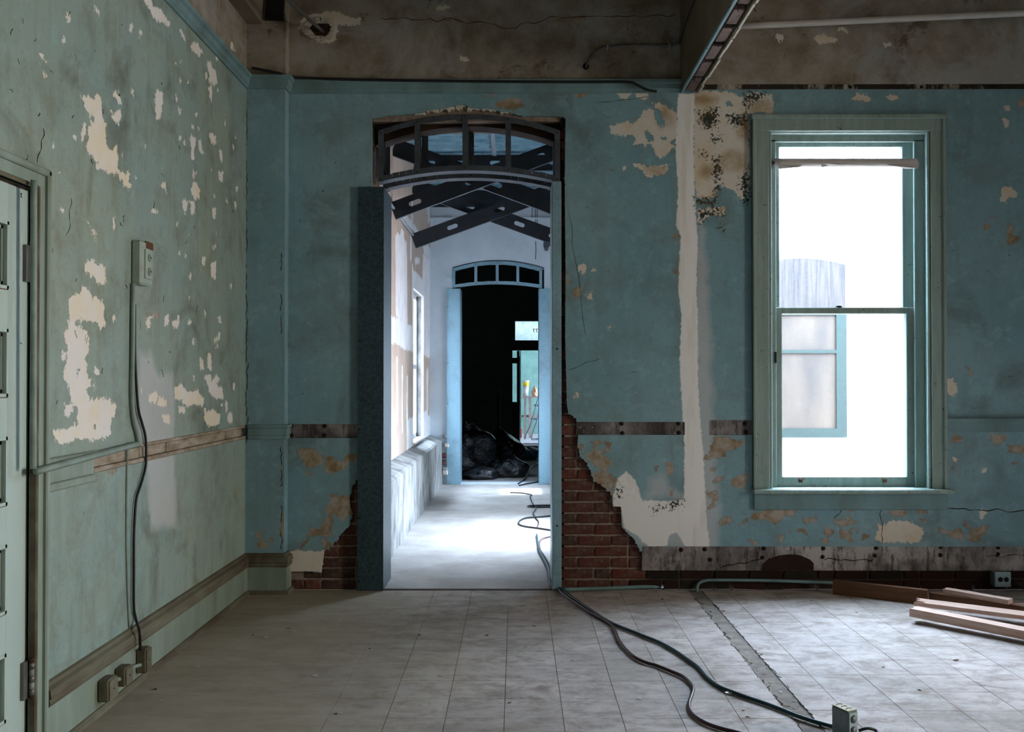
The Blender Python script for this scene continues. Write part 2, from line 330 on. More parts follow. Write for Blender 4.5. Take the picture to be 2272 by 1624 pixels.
# ------------------------------------------------------------------ mesh helpers
def mesh(name, verts, faces, mat, parent=None, smooth=False):
    me = bpy.data.meshes.new(name)
    me.from_pydata([tuple(v) for v in verts], [], faces)
    if mat: me.materials.append(M[mat] if isinstance(mat, str) else mat)
    if smooth: me.polygons.foreach_set('use_smooth', [True] * len(me.polygons))
    me.update()
    return link(name, me, parent)
def link(name, me, parent=None):
    o = bpy.data.objects.new(name, me); COL.objects.link(o)
    if parent is not None:
        o.parent = parent
        o.matrix_parent_inverse = Matrix.Translation(-base_of(parent))
    return o
def base_of(p): return Vector(p.location)      # everything is modelled in world coordinates
def box(name, x0, x1, y0, y1, z0, z1, mat, parent=None, bev=0.0):
    bm = bmesh.new()
    vs = [bm.verts.new((x, y, z)) for x in (x0, x1) for y in (y0, y1) for z in (z0, z1)]
    for f in ((0, 1, 3, 2), (4, 6, 7, 5), (0, 4, 5, 1), (2, 3, 7, 6), (0, 2, 6, 4), (1, 5, 7, 3)): bm.faces.new([vs[i] for i in f])
    bmesh.ops.recalc_face_normals(bm, faces=bm.faces)
    if bev: bmesh.ops.bevel(bm, geom=bm.edges[:], offset=bev, segments=1, affect='EDGES')
    me = bpy.data.meshes.new(name); bm.to_mesh(me); bm.free(); me.materials.append(M[mat])
    return link(name, me, parent)
def slab(name, outer, holes, fn, d, mat, parent=None, smooth=False):
    """polygon with holes, fn maps (u,v)->3D, d is the thickness vector"""
    loops = [list(outer)] + [list(h) for h in holes]
    flat = [p for l in loops for p in l]
    tris = tessellate_polygon([[Vector((p[0], p[1], 0)) for p in l] for l in loops])
    n = len(flat); d = Vector(d)
    v = [Vector(fn(*p)) for p in flat]; v += [q + d for q in v]
    f = [tuple(t) for t in tris] + [tuple(i + n for i in reversed(t)) for t in tris]
    k = 0
    for l in loops:
        q = len(l)
        for i in range(q):
            a, b = k + i, k + (i + 1) % q
            f.append((a, b, b + n, a + n))
        k += q
    o = mesh(name, v, f, mat, parent)
    bm = bmesh.new(); bm.from_mesh(o.data); bmesh.ops.recalc_face_normals(bm, faces=bm.faces); bm.to_mesh(o.data); bm.free()
    return o
def XZ(Y): return lambda u, v: (u, Y, v)
def YZ(X): return lambda u, v: (X, u, v)
def XY(Z): return lambda u, v: (u, v, Z)
def smooth_path(pts, n=6):
    P = [Vector(p) for p in pts]; out = []
    P = [P[0] * 2 - P[1]] + P + [P[-1] * 2 - P[-2]]
    for i in range(1, len(P) - 2):
        a, b, c, d = P[i - 1:i + 3]
        for k in range(n):
            t = k / n
            out.append(0.5 * ((2 * b) + (c - a) * t + (2 * a - 5 * b + 4 * c - d) * t * t + (3 * b - a - 3 * c + d) * t ** 3))
    out.append(P[-2]); return out
def tube(name, pts, r, mat, parent=None, seg=8, smooth=True, n=6):
    P = smooth_path(pts, n) if n else [Vector(p) for p in pts]
    V, Fc = [], []; up = None
    for i, p in enumerate(P):
        t = (P[min(i + 1, len(P) - 1)] - P[max(i - 1, 0)]).normalized()
        if up is None: up = t.orthogonal().normalized()
        up = (up - t * up.dot(t)).normalized(); s = t.cross(up)
        rr = r(i / (len(P) - 1)) if callable(r) else r
        for k in range(seg):
            a = 2 * math.pi * k / seg
            V.append(p + up * (math.cos(a) * rr) + s * (math.sin(a) * rr))
    for i in range(len(P) - 1):
        for k in range(seg):
            a, b = i * seg + k, i * seg + (k + 1) % seg
            Fc.append((a, b, b + seg, a + seg))
    Fc.append(tuple(range(seg))[::-1]); Fc.append(tuple(range((len(P) - 1) * seg, len(P) * seg)))
    return mesh(name, V, Fc, mat, parent, smooth)
def sweep(name, prof, path, outs, mat, parent=None):
    """profile (out, up) swept along a polyline; outs = horizontal outward vector at each path point"""
    V, Fc = [], []; n = len(prof)
    for p, o in zip(path, outs):
        p, o = Vector(p), Vector(o)
        for a, b in prof: V.append(p + o * a + Vector((0, 0, b)))
    for i in range(len(path) - 1):
        for k in range(n):
            a, b = i * n + k, i * n + (k + 1) % n
            Fc.append((a, b, b + n, a + n))
    Fc.append(tuple(range(n))); Fc.append(tuple(range((len(path) - 1) * n, len(path) * n)))
    o = mesh(name, V, Fc, mat, parent)
    bm = bmesh.new(); bm.from_mesh(o.data); bmesh.ops.recalc_face_normals(bm, faces=bm.faces); bm.to_mesh(o.data); bm.free()
    return o
def lathe(name, prof, loc, mat, parent=None, seg=16, axis='Z', smooth=True):
    V, Fc = [], []
    for r, h in prof:
        for k in range(seg):
            a = 2 * math.pi * k / seg; x, y = r * math.cos(a), r * math.sin(a)
            q = {'Z': (x, y, h), 'Y': (x, h, y), 'X': (h, x, y)}[axis]
            V.append(Vector(loc) + Vector(q))
    for i in range(len(prof) - 1):
        for k in range(seg):
            a, b = i * seg + k, i * seg + (k + 1) % seg
            Fc.append((a, b, b + seg, a + seg))
    Fc.append(tuple(range(seg))); Fc.append(tuple(range((len(prof) - 1) * seg, len(prof) * seg)))
    o = mesh(name, V, Fc, mat, parent, smooth)
    bm = bmesh.new(); bm.from_mesh(o.data); bmesh.ops.recalc_face_normals(bm, faces=bm.faces); bm.to_mesh(o.data); bm.free()
    return o
def struct(o, label=None):
    o['kind'] = 'structure'
    if label: o['label'] = label
    return o
def tag(o, label, cat, group=None):
    o['label'] = label; o['category'] = cat
    if group: o['group'] = group
    return o
def empty(name, loc=(0, 0, 0)):
    o = bpy.data.objects.new(name, None); COL.objects.link(o); o.location = loc; o.empty_display_size = 0.1
    return o
def thing(name, label, cat, loc=(0, 0, 0), group=None): return tag(empty(name, loc), label, cat, group)

# ------------------------------------------------------------------ walls with flaking layers
def sd_poly(P, poly):
    """signed distance (positive inside) and nearest boundary point"""
    poly = np.asarray(poly, float); best = np.full(len(P), 1e9); near = np.zeros_like(P); ins = np.zeros(len(P), bool)
    for a, b in zip(poly, np.roll(poly, -1, 0)):
        ab = b - a; L = ab @ ab + 1e-12
        t = np.clip(((P - a) @ ab) / L, 0, 1); q = a + t[:, None] * ab
        d = np.hypot(*(P - q).T); k = d < best
        best[k] = d[k]; near[k] = q[k]
        c = (a[1] > P[:, 1]) != (b[1] > P[:, 1])
        with np.errstate(divide='ignore', invalid='ignore'):
            xi = (b[0] - a[0]) * (P[:, 1] - a[1]) / (b[1] - a[1] if b[1] != a[1] else 1e-12) + a[0]
        ins ^= c & (P[:, 0] < xi)
    return np.where(ins, best, -best), near
def layer(P, adds, subs=(), lim=0.06):
    out = np.full(len(P), -lim)
    for sgn, polys in ((1, adds), (-1, subs)):
        for poly in polys:
            q = np.asarray(poly, float); lo, hi = q.min(0) - lim, q.max(0) + lim
            k = np.where(np.all((P >= lo) & (P <= hi), 1))[0]
            if not len(k): continue
            d, _ = sd_poly(P[k], q); d = np.clip(d, -lim, lim)
            out[k] = np.maximum(out[k], d) if sgn > 0 else np.minimum(out[k], -d)
    return out
def axis_pts(lo, hi, step, extra=()):
    n = max(1, int(round((hi - lo) / step))); a = np.linspace(lo, hi, n + 1)
    for e in extra:
        if lo < e < hi: a[np.argmin(abs(a - e))] = e
    return np.unique(a)
def plaster_wall(name, us, vs, fn, cuts, d, mat, layers, parent, cell):
    U, V = np.meshgrid(us, vs, indexing='ij'); P = np.stack([U.ravel(), V.ravel()], 1)
    nu, nv = len(us), len(vs)
    for c in cuts:
        sd, near = sd_poly(P, c); k = np.abs(sd) < cell * 0.5
        P[k] = near[k]
    idx = np.arange(nu * nv).reshape(nu, nv)
    Q = np.stack([idx[:-1, :-1].ravel(), idx[1:, :-1].ravel(), idx[1:, 1:].ravel(), idx[:-1, 1:].ravel()], 1)
    C = P[Q].mean(1); keep = np.ones(len(Q), bool)
    for c in cuts:
        sd, _ = sd_poly(C, c); keep &= sd < 0
    Q = Q[keep]
    E = np.concatenate([Q[:, [i, (i + 1) % 4]] for i in range(4)])
    key = np.sort(E, 1); kk = key[:, 0].astype(np.int64) * (nu * nv) + key[:, 1]
    _, first, cnt = np.unique(kk, return_index=True, return_counts=True)
    B = E[first[cnt == 1]]
    bv = np.unique(B); rev = {int(v): nu * nv + i for i, v in enumerate(bv)}
    pts = np.array([fn(*p) for p in P]); dd = np.array(d)
    allp = np.concatenate([pts, pts[bv] + dd])
    S2 = np.array([[b, a, rev[int(a)], rev[int(b)]] for a, b in B])
    faces = np.concatenate([Q, S2])
    used = np.unique(faces); remap = np.full(len(allp), -1); remap[used] = np.arange(len(used))
    me = bpy.data.meshes.new(name)
    me.from_pydata(allp[used].tolist(), [], remap[faces].tolist())
    me.materials.append(M[mat])
    P2 = np.concatenate([P, P[bv]])[used]
    for ln in ('white', 'tan', 'mould', 'smear', 'stain', 'strip'):
        adds, subs = layers.get(ln, ((), ()))
        a = me.attributes.new(ln, 'FLOAT', 'POINT'); a.data.foreach_set('value', layer(P2, adds, subs).astype(np.float32))
    me.update()
    return link(name, me, parent)
# ------------------------------------------------------------------ outlines of flaked patches, in photograph pixels
def reg(ox, oy, sc, polys): return [[(ox + x / sc, oy + y / sc) for x, y in p] for p in polys]
def blob(x, y, rx, ry, n=9, j=0.35):
    return [(x + rx * math.cos(2 * math.pi * i / n) * (1 + R.uniform(-j, j)), y + ry * math.sin(2 * math.pi * i / n) * (1 + R.uniform(-j, j))) for i in range(n)]

L_white = reg(0, 0, 2.9, [
    [(518,615),(600,632),(635,612),(658,655),(655,720),(668,795),(683,800),(680,900),(695,960),(735,960),(760,1000),(755,1060),(765,1110),(730,1120),(690,1110),(640,1085),(605,1075),(640,1060),(600,1020),(565,970),(560,910),(575,880),(570,820),(610,775),(600,745),(575,740),(545,680)],
    [(765,1105),(800,1120),(835,1110),(830,1170),(850,1195),(825,1222),(800,1195),(790,1160),(768,1140)],
    [(918,-20),(955,-20),(990,40),(1035,65),(1095,150),(1080,165),(1040,140),(1000,130),(985,110),(965,70)],
    [(1000,585),(1045,600),(1040,720),(1030,770),(1005,765),(998,680)],
    [(1225,285),(1270,280),(1300,330),(1280,362),(1255,345),(1230,310)],
    [(1335,385),(1358,395),(1365,430),(1390,460),(1398,540),(1375,545),(1360,520),(1340,540),(1350,480),(1335,420)],
    [(1340,560),(1365,560),(1362,645),(1350,630)],
    [(1225,880),(1260,880),(1260,920),(1245,960),(1250,1010),(1235,1035),(1228,1000),(1230,940)],
    [(1270,910),(1295,905),(1300,960),(1310,985),(1295,995),(1285,960)],
    [(1345,860),(1390,880),(1390,925),(1360,920)], [(1410,960),(1430,975),(1430,1050),(1415,1030)],
    [(1240,1170),(1265,1180),(1285,1220),(1280,1280),(1250,1280),(1230,1230)], [(1172,1270),(1208,1300),(1190,1370),(1178,1350)],
    [(1228,1300),(1250,1300),(1258,1375),(1228,1380)], [(1365,1340),(1388,1340),(1388,1405),(1368,1400)],
    [(1408,1095),(1435,1110),(1430,1165),(1410,1150)], [(720,590),(760,605),(782,655),(770,670),(745,620),(725,625)],
    [(720,750),(775,705),(778,760),(765,810),(755,780),(730,765)], [(700,690),(725,690),(720,720),(705,720)],
    [(525,785),(550,800),(545,880),(520,905),(515,880),(530,840)], [(425,85),(445,90),(452,155),(430,140)],
    [(258,345),(285,370),(300,400),(265,375)], [(258,415),(280,440),(300,485),(262,450)], [(830,150),(852,155),(848,205),(832,195)],
    [(892,200),(915,215),(895,238)], [(578,1460),(615,1475),(620,1550),(590,1500)], [(975,1345),(1015,1360),(1000,1380),(978,1375)],
    [(1030,1180),(1065,1180),(1072,1240),(1045,1210)], [(395,1340),(412,1350),(408,1372),(396,1365)], [(470,870),(495,880),(490,905),(475,900)],
    [(612,50),(632,65),(645,120),(622,80)], [(1245,1105),(1265,1105),(1260,1135),(1245,1130)], [(1160,195),(1175,200),(1190,255),(1172,240)],
    [(845,570),(862,575),(860,610),(846,600)], [(1145,690),(1165,700),(1158,745),(1148,730)]])
L_white += reg(0, 500, 2.8, [
    [(525,225),(580,220),(610,240),(650,260),(660,350),(625,365),(595,350),(580,310),(525,290)],
    [(510,378),(558,400),(570,450),(640,470),(645,560),(655,610),(625,635),(600,600),(540,590),(470,585),(465,630),(500,625),(545,660),(552,780),(530,830),(545,860),(520,900),(560,960),(560,1000),(530,1030),(560,1085),(660,1075),(685,1080),(690,1110),(722,1105),(720,1160),(690,1190),(685,1310),(640,1325),(570,1335),(500,1320),(475,1325),(440,1350),(375,1360),(330,1310),(330,1275),(400,1265),(460,1240),(480,1240),(480,1120),(440,1090),(440,1050),(425,1000),(395,950),(400,890),(420,860),(415,750),(400,680),(430,610),(428,460),(460,430),(500,430)],
    [(400,1110),(445,1115),(450,1160),(425,1190),(405,1160)], [(390,770),(415,780),(415,830),(395,838),(385,810)],
    [(588,902),(617,897),(617,932),(588,932)], [(580,982),(602,990),(590,1018)], [(700,555),(720,550),(717,592),(703,597)],
    [(1085,1010),(1130,990),(1175,1040),(1225,1020),(1270,1080),(1260,1120),(1200,1110),(1160,1120),(1130,1090),(1085,1075)],
    [(920,1060),(960,1035),(990,1070),(1030,1080),(1040,1115),(1005,1130),(960,1110),(925,1090)],
    [(1270,940),(1300,920),(1315,960),(1350,925),(1365,960),(1340,990),(1380,1010),(1388,1070),(1340,1075),(1300,1040),(1290,990)],
    [(1270,1170),(1320,1140),(1370,1180),(1360,1240),(1300,1245),(1270,1210)], [(1415,1170),(1440,1160),(1450,1200),(1430,1230),(1415,1210)],
    [(1243,828),(1264,838),(1267,892),(1243,902)], [(1293,798),(1312,808),(1312,902),(1288,882)], [(1110,1130),(1150,1125),(1145,1170),(1115,1150)],
    [(1000,1175),(1055,1180),(1055,1230),(1030,1230)], [(903,583),(932,573),(932,622),(915,642)], [(1018,568),(1047,563),(1044,622),(1020,622)],
    [(1068,600),(1112,583),(1112,622),(1080,637)], [(1308,238),(1342,228),(1337,332),(1313,327)], [(1256,198),(1274,208),(1270,252),(1253,252)],
    [(1168,592),(1190,590),(1185,622),(1170,620)], [(1350,560),(1370,565),(1372,605),(1358,600)], [(1350,670),(1368,670),(1364,715),(1352,712)],
    [(1320,120),(1342,125),(1335,150),(1322,145)], [(1400,1092),(1417,1098),(1412,1162),(1400,1152)], [(1445,975),(1462,980),(1455,1030),(1446,1020)]])
for _ in range(70):
    x = R.choice([R.uniform(390, 530), R.uniform(390, 530), R.uniform(110, 380)]); y = R.uniform(40, 915)
    s_ = R.uniform(1.6, 4.2); L_white.append(blob(x, y, s_ * 0.6, s_ * R.uniform(1, 2.2), 7))
L_tan = reg(0, 500, 2.8, [[(908,543),(942,543),(942,562),(908,562)], [(956,546),(990,548),(988,574),(956,572)], [(665,1520),(720,1520),(705,1545),(675,1545)]])
L_hole = reg(0, 500, 2.8, [[(475,890),(492,890),(490,955),(472,940)], [(575,1235),(592,1235),(590,1265),(578,1265)]])
L_smear = [[(310,785),(335,785),(350,830),(383,830),(388,1000),(388,1165),(335,1172),(325,1000),(312,950)]]

B_white = reg(1200, 0, 3.123, [
    [(475,875),(510,870),(560,850),(610,845),(640,860),(680,830),(690,800),(715,765),(760,755),(785,780),(790,830),(820,880),(860,890),(850,820),(830,760),(790,740),(770,715),(800,710),(870,740),(930,770),(950,800),(950,1010),(900,1030),(880,1060),(830,1100),(800,1070),(765,1010),(745,990),(720,1010),(690,990),(645,1000),(660,950),(640,930),(590,945),(550,935),(490,925)],
    [(635,1135),(680,1130),(730,1155),(790,1150),(890,1135),(880,1190),(820,1215),(740,1230),(715,1190),(690,1160),(640,1150)],
    [(510,632),(640,632),(600,680),(560,680)], [(655,632),(745,640),(740,685),(700,695),(665,670)], [(568,1155),(585,1155),(590,1190),(572,1188)],
    [(1060,640),(1290,632),(1430,690),(1440,880),(1435,1000),(1440,1180),(1435,1330),(1390,1390),(1340,1320),(1280,1290),(1220,1320),(1180,1380),(1080,1370),(1060,1200)],
    [(1430,640),(1600,655),(1615,740),(1600,790),(1500,770),(1430,790)], [(1090,1450),(1270,1430),(1275,1490),(1180,1490),(1110,1540),(1085,1540)]])
B_hole = reg(1200, 0, 3.123, [[(725,905),(760,920),(790,950),(775,985),(740,980),(725,950)], [(835,940),(872,945),(862,980),(838,970)], [(893,965),(935,960),(930,1000),(900,1000)], [(795,830),(830,800),(845,880),(815,870)],
    [(1270,700),(1320,690),(1330,735),(1285,740)], [(1215,1290),(1290,1290),(1300,1330),(1230,1340)]])
B_white += reg(1640, 500, 2.46, [[(1125,835),(1165,840),(1195,890),(1185,925),(1155,930),(1125,905)], [(1168,1268),(1192,1274),(1182,1302)], [(1325,1328),(1347,1323),(1347,1352),(1330,1354)]])
B_white += reg(1600, 0, 3.123, [[(1945,1300),(2010,1290),(2050,1340),(2045,1360),(1990,1370),(1975,1405),(1940,1390)], [(1955,820),(1990,830),(1985,880),(1965,888)],
    [(905,690),(945,645),(1000,660),(1040,690),(1020,710),(960,695)], [(1150,665),(1200,660),(1235,680),(1200,695),(1160,690)], [(1960,740),(1990,735),(2010,770),(1970,775)],
    [(640,250),(700,240),(790,260),(795,290),(720,300),(680,305),(650,280)], [(375,240),(430,240),(425,280),(400,298),(380,270)], [(815,205),(850,190),(880,210),(870,230)],
    [(1115,300),(1160,300),(1190,320),(1140,322)], [(2040,515),(2055,515),(2050,530)]])
B_white += reg(1180, 500, 3.248, [[(335,285),(380,280),(395,330),(365,355),(335,320)], [(395,505),(440,475),(435,520),(415,545)], [(550,735),(566,735),(566,750),(550,750)], [(310,1210),(335,1210),(335,1240),(312,1240)], [(430,312),(458,315),(455,330),(432,328)]])
B_white += reg(520, 0, 2.913, [[(1460,365),(1510,375),(1510,395),(1460,385)], [(1300,45),(1370,35),(1390,55),(1320,65)],
    [(420,180),(440,125),(500,92),(575,90),(590,75),(640,70),(700,95),(740,110),(815,125),(810,160),(660,165),(670,185),(650,265),(600,282),(540,270),(470,230)]])
B_strip0 = [[(1360,1100),(1372,1060),(1390,1045),(1410,1065),(1425,1110),(1500,1112),(1525,1105),(1530,1225),(1500,1180),(1485,1188),(1480,1212),(1440,1214),(1415,1190),(1385,1170),(1378,1125),(1362,1122)]]
B_white += reg(1560, 1100, 3.1, [[(1905,100),(1950,105),(1940,140),(1910,165),(1900,130)], [(1210,190),(1240,215),(1270,180),(1400,170),(1500,220),(1520,270),(1480,320),(1240,320),(1180,300),(1200,240)]])
B_white += [[(638,1222),(720,1222),(714,1268),(638,1268)]]
B_tan = reg(520, 900, 3.692, [
    [(525,360),(560,350),(650,355),(680,380),(725,430),(715,510),(690,480),(640,515),(600,505),(570,470),(580,430),(530,430)],
    [(735,415),(800,420),(830,450),(860,460),(920,450),(915,520),(860,530),(800,560),(750,555),(735,500),(745,460)],
    [(890,440),(930,400),(1030,395),(1030,455),(960,460)], [(582,533),(612,533),(607,562),(586,560)], [(628,553),(662,548),(656,582)],
    [(790,770),(850,750),(950,730),(955,800),(980,885),(940,900),(880,940),(830,890),(800,900),(810,950),(790,1000),(800,1050),(760,1070),(680,1060),(630,1070),(610,1090),(590,1080),(620,1000),(700,1010),(740,940),(770,890),(750,850)],
    [(720,1100),(780,1110),(790,1140),(730,1180)], [(540,1140),(580,1100),(605,1115),(560,1160),(480,1195),(520,1165)], [(780,720),(840,720),(830,750),(790,745)], [(585,755),(602,755),(600,782),(586,780)]])
B_tan += reg(1140, 900, 3.691, [
    [(635,295),(720,285),(722,320),(690,338),(648,325)], [(750,300),(800,292),(780,370),(738,392),(755,350)], [(520,330),(570,325),(560,370),(530,380)],
    [(570,390),(640,390),(670,345),(730,390),(770,440),(800,460),(790,500),(770,525),(720,510),(690,520),(640,460),(600,430)],
    [(650,550),(730,530),(830,580),(840,640),(790,680),(850,750),(870,800),(820,760),(740,670),(660,620)], [(920,560),(960,570),(1020,640),(990,660),(960,620),(930,600)],
    [(850,690),(930,670),(1010,690),(1040,750),(1020,790),(940,720),(880,760)], [(1255,460),(1290,460),(1320,520),(1290,580),(1245,530)], [(1148,488),(1192,498),(1160,532)], [(1280,700),(1305,690),(1312,735),(1285,735)],
    [(1600,400),(1620,300),(1650,255),(1750,255),(1830,290),(1890,290),(1870,330),(1760,360),(1700,430),(1640,420),(1560,450),(1545,430)],
    [(1780,610),(1830,580),(1935,555),(1920,610),(1870,680),(1790,650)], [(1625,620),(1680,580),(1730,580),(1720,610),(1640,635)], [(1610,505),(1650,510),(1640,540),(1615,535)],
    [(1570,710),(1660,695),(1675,760),(1620,850),(1590,840),(1630,770)], [(1660,960),(1720,920),(1800,910),(1780,960),(1690,985)], [(1850,960),(1920,920),(1890,970)]])
B_tan += reg(1560, 1100, 3.1, [
    [(330,130),(440,95),(560,90),(630,95),(630,140),(560,145),(500,200),(470,180),(430,160),(350,165)], [(690,155),(785,150),(770,180),(700,185)],
    [(880,160),(960,170),(1000,140),(1020,170),(1080,180),(1000,200),(940,210)], [(830,225),(880,220),(900,260),(870,280),(830,260)], [(950,235),(1000,235),(1020,260),(1025,320),(980,300),(950,290)],
    [(510,285),(550,265),(560,300),(530,325)], [(650,230),(690,225),(720,260),(700,275)], [(310,300),(350,305),(390,330),(350,340)], [(1270,110),(1340,95),(1410,100),(1400,130),(1330,145)],
    [(1470,105),(1550,95),(1540,125)], [(1493,158),(1532,163),(1520,202)], [(1620,220),(1690,250),(1760,220),(1800,270),(1790,310),(1720,290),(1640,250)],
    [(1800,170),(1830,210),(1850,230),(1960,200),(1950,250),(1890,310),(1810,310),(1840,240),(1800,200)], [(1095,265),(1140,275),(1120,300),(1095,300)], [(990,85),(1040,85),(1020,108),(995,105)], [(250,190),(300,170),(310,180),(260,197)], [(580,230),(605,232),(600,250)], [(1030,225),(1080,230),(1060,255)], [(810,300),(850,295),(885,320),(820,325)]])
B_tan += reg(520, 0, 2.913, [[(1690,660),(1790,635),(1850,640),(1870,690),(1800,710),(1740,700),(1690,690)], [(1590,620),(1632,618),(1612,637)], [(1650,615),(1690,612),(1675,628)], [(2190,610),(2272,585),(2272,620),(2220,630)],
    [(1200,220),(1250,200),(1300,210),(1270,240),(1210,245)], [(1280,120),(1400,110),(1500,110),(1520,135),(1440,145),(1340,128)], [(2050,130),(2110,105),(2272,100),(2272,130),(2150,140)]])
B_tan += reg(1640, 500, 2.46, [[(1235,770),(1275,800),(1270,822)], [(1465,0),(1500,50),(1535,70),(1490,108),(1463,95)], [(1375,1140),(1450,1140),(1460,1165),(1405,1202),(1370,1170)], [(1165,1145),(1222,1150),(1200,1192),(1160,1180)],
    [(1460,1200),(1560,1205),(1560,1245),(1465,1235)], [(1160,1313),(1182,1318),(1165,1347)], [(1198,1338),(1217,1365),(1200,1372)], [(1480,1290),(1508,1295),(1495,1310)], [(1330,0),(1370,0),(1365,22),(1340,22)]])
B_tan += reg(1600, 0, 3.123, [[(1815,1565),(1860,1545),(1870,1580),(1830,1590)], [(1863,1493),(1897,1498),(1890,1527)], [(2048,700),(2110,680),(2110,735),(2060,742)], [(1985,1560),(2010,1550),(2020,1625),(1990,1610)], [(2010,960),(2022,965),(2018,995)]])
B_tan += reg(1180, 500, 3.248, [[(290,455),(355,445),(355,500),(320,527),(300,500)], [(1015,65),(1045,62),(1040,98),(1018,95)], [(1055,40),(1080,45),(1078,130),(1060,130)], [(1022,322),(1042,322),(1042,352),(1028,350)], [(262,330),(275,335),(272,440),(262,430)]])
B_tan += reg(1200, 0, 3.123, [[(235,655),(268,648),(258,675),(238,672)], [(280,632),(430,632),(425,645),(300,642)], [(480,1170),(505,1170),(502,1188),(482,1186)], [(640,815),(665,812),(660,830),(642,828)], [(945,1130),(985,1130),(975,1180),(965,1290),(945,1285),(950,1200)]])
B_mould = reg(1200, 0, 3.123, [
    [(1075,1370),(1200,1370),(1205,1250),(1190,1090),(1235,1070),(1250,1180),(1240,1310),(1200,1420),(1080,1428)], [(1380,1220),(1440,1180),(1450,1400),(1420,1430),(1380,1330)],
    [(1410,640),(1560,640),(1530,700),(1440,720),(1420,800),(1400,720)], [(1090,770),(1220,740),(1230,860),(1150,890),(1100,850)], [(1105,1045),(1145,1040),(1140,1090),(1110,1085)],
    [(1110,1440),(1260,1440),(1275,1500),(1180,1490),(1100,1540),(1088,1500)], [(1290,790),(1420,800),(1430,900),(1300,850)], [(1170,940),(1250,950),(1240,990),(1180,990)], [(1230,1560),(1275,1555),(1270,1590),(1240,1595)]])
B_mould += reg(1140, 900, 3.691, [[(1270,790),(1390,780),(1385,810),(1300,860),(1280,850)], [(1180,815),(1260,815),(1255,840),(1190,840)], [(1140,850),(1185,845),(1170,875),(1145,870)], [(830,690),(880,650),(870,740),(840,730)]])
B_stain = [blob(1625, 358, 26, 22, 14, 0.12), blob(1598, 432, 12, 12, 10, 0.1), blob(1650, 290, 14, 22), blob(1568, 380, 14, 12), blob(1555, 220, 36, 9), blob(1690, 235, 26, 12), blob(1475, 262, 16, 20), blob(1572, 270, 12, 18), blob(1462, 380, 26, 12), blob(1510, 235, 10, 22)]
B_strip = [[(1505,208),(1501,280),(1499,340),(1505,420),(1500,500),(1510,520),(1505,640),(1512,700),(1508,800),(1515,940),(1519,1000),(1516,1130),(1525,1214),(1575,1216),(1568,1160),(1560,1000),(1556,960),(1549,860),(1548,700),(1545,650),(1548,540),(1541,420),(1539,330),(1541,208)]] + B_strip0
B_smear = [[(1546,490),(1566,505),(1572,700),(1581,860),(1578,940),(1590,1100),(1585,1216),(1548,1216)], [(1440,1062),(1470,1050),(1500,1085),(1520,1105),(1430,1110)], [(1350,1110),(1600,1120),(1590,1215),(1420,1215)]]
P_tan = reg(520, 900, 3.692, [[(185,1025),(205,1030),(215,1080),(240,1120),(275,1120),(275,1165),(190,1155),(185,1100)], [(380,905),(414,905),(418,1000),(408,1112),(393,1080),(383,990)], [(295,1090),(318,1095),(310,1118)], [(250,1035),(262,1030),(258,1060)], [(378,500),(395,495),(392,535)]])
P_tan += [[(541,655),(547,655),(546,680),(540,675)]]

def toB(polys): return [[(lambda q: (q.x, q.z))(on_y(x, y, YW)) for x, y in p] for p in polys]
def toP(polys): return [[(lambda q: (q.x, q.z))(on_y(x, y, YP)) for x, y in p] for p in polys]
def toL(polys): return [[(lambda q: (q.y, q.z))(on_x(x, y, XL)) for x, y in p] for p in polys]

# ------------------------------------------------------------------ the wall with the doorway
WIN = (1.575, 2.576, 0.63, 2.854)                    # clear opening of the sash window
DOOR = (-0.90, 0.30, 2.93)                           # masonry opening of the doorway
xr = 6.6
WIN2 = (3.75, 4.75)                                  # a twin window farther along, outside the picture
core = []
def core_box(bm, x0, x1, z0, z1, y0=YB + 0.009, y1=YR):
    vs = [bm.verts.new((x, y, z)) for x in (x0, x1) for y in (y0, y1) for z in (z0, z1)]
    for f in ((0, 1, 3, 2), (4, 6, 7, 5), (0, 4, 5, 1), (2, 3, 7, 6), (0, 2, 6, 4), (1, 5, 7, 3)): bm.faces.new([vs[i] for i in f])
bm = bmesh.new()
core_box(bm, -1.9, DOOR[0], -0.05, ZC); core_box(bm, DOOR[0], DOOR[1], DOOR[2], ZC); core_box(bm, DOOR[1], WIN[0] - 0.02, -0.05, ZC)
core_box(bm, WIN[0] - 0.02, WIN[1] + 0.02, WIN[3] + 0.02, ZC); core_box(bm, WIN[0] - 0.02, WIN[1] + 0.02, -0.05, WIN[2] - 0.02); core_box(bm, WIN[1] + 0.02, WIN2[0], -0.05, ZC); core_box(bm, WIN2[0], WIN2[1], -0.05, WIN[2]); core_box(bm, WIN2[0], WIN2[1], WIN[3], ZC); core_box(bm, WIN2[1], xr, -0.05, ZC)
bmesh.ops.recalc_face_normals(bm, faces=bm.faces)
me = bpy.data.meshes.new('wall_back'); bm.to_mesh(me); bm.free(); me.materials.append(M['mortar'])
wall_back = struct(link('wall_back', me), 'masonry wall with an arched doorway, bare brick and flaking blue-green paint')

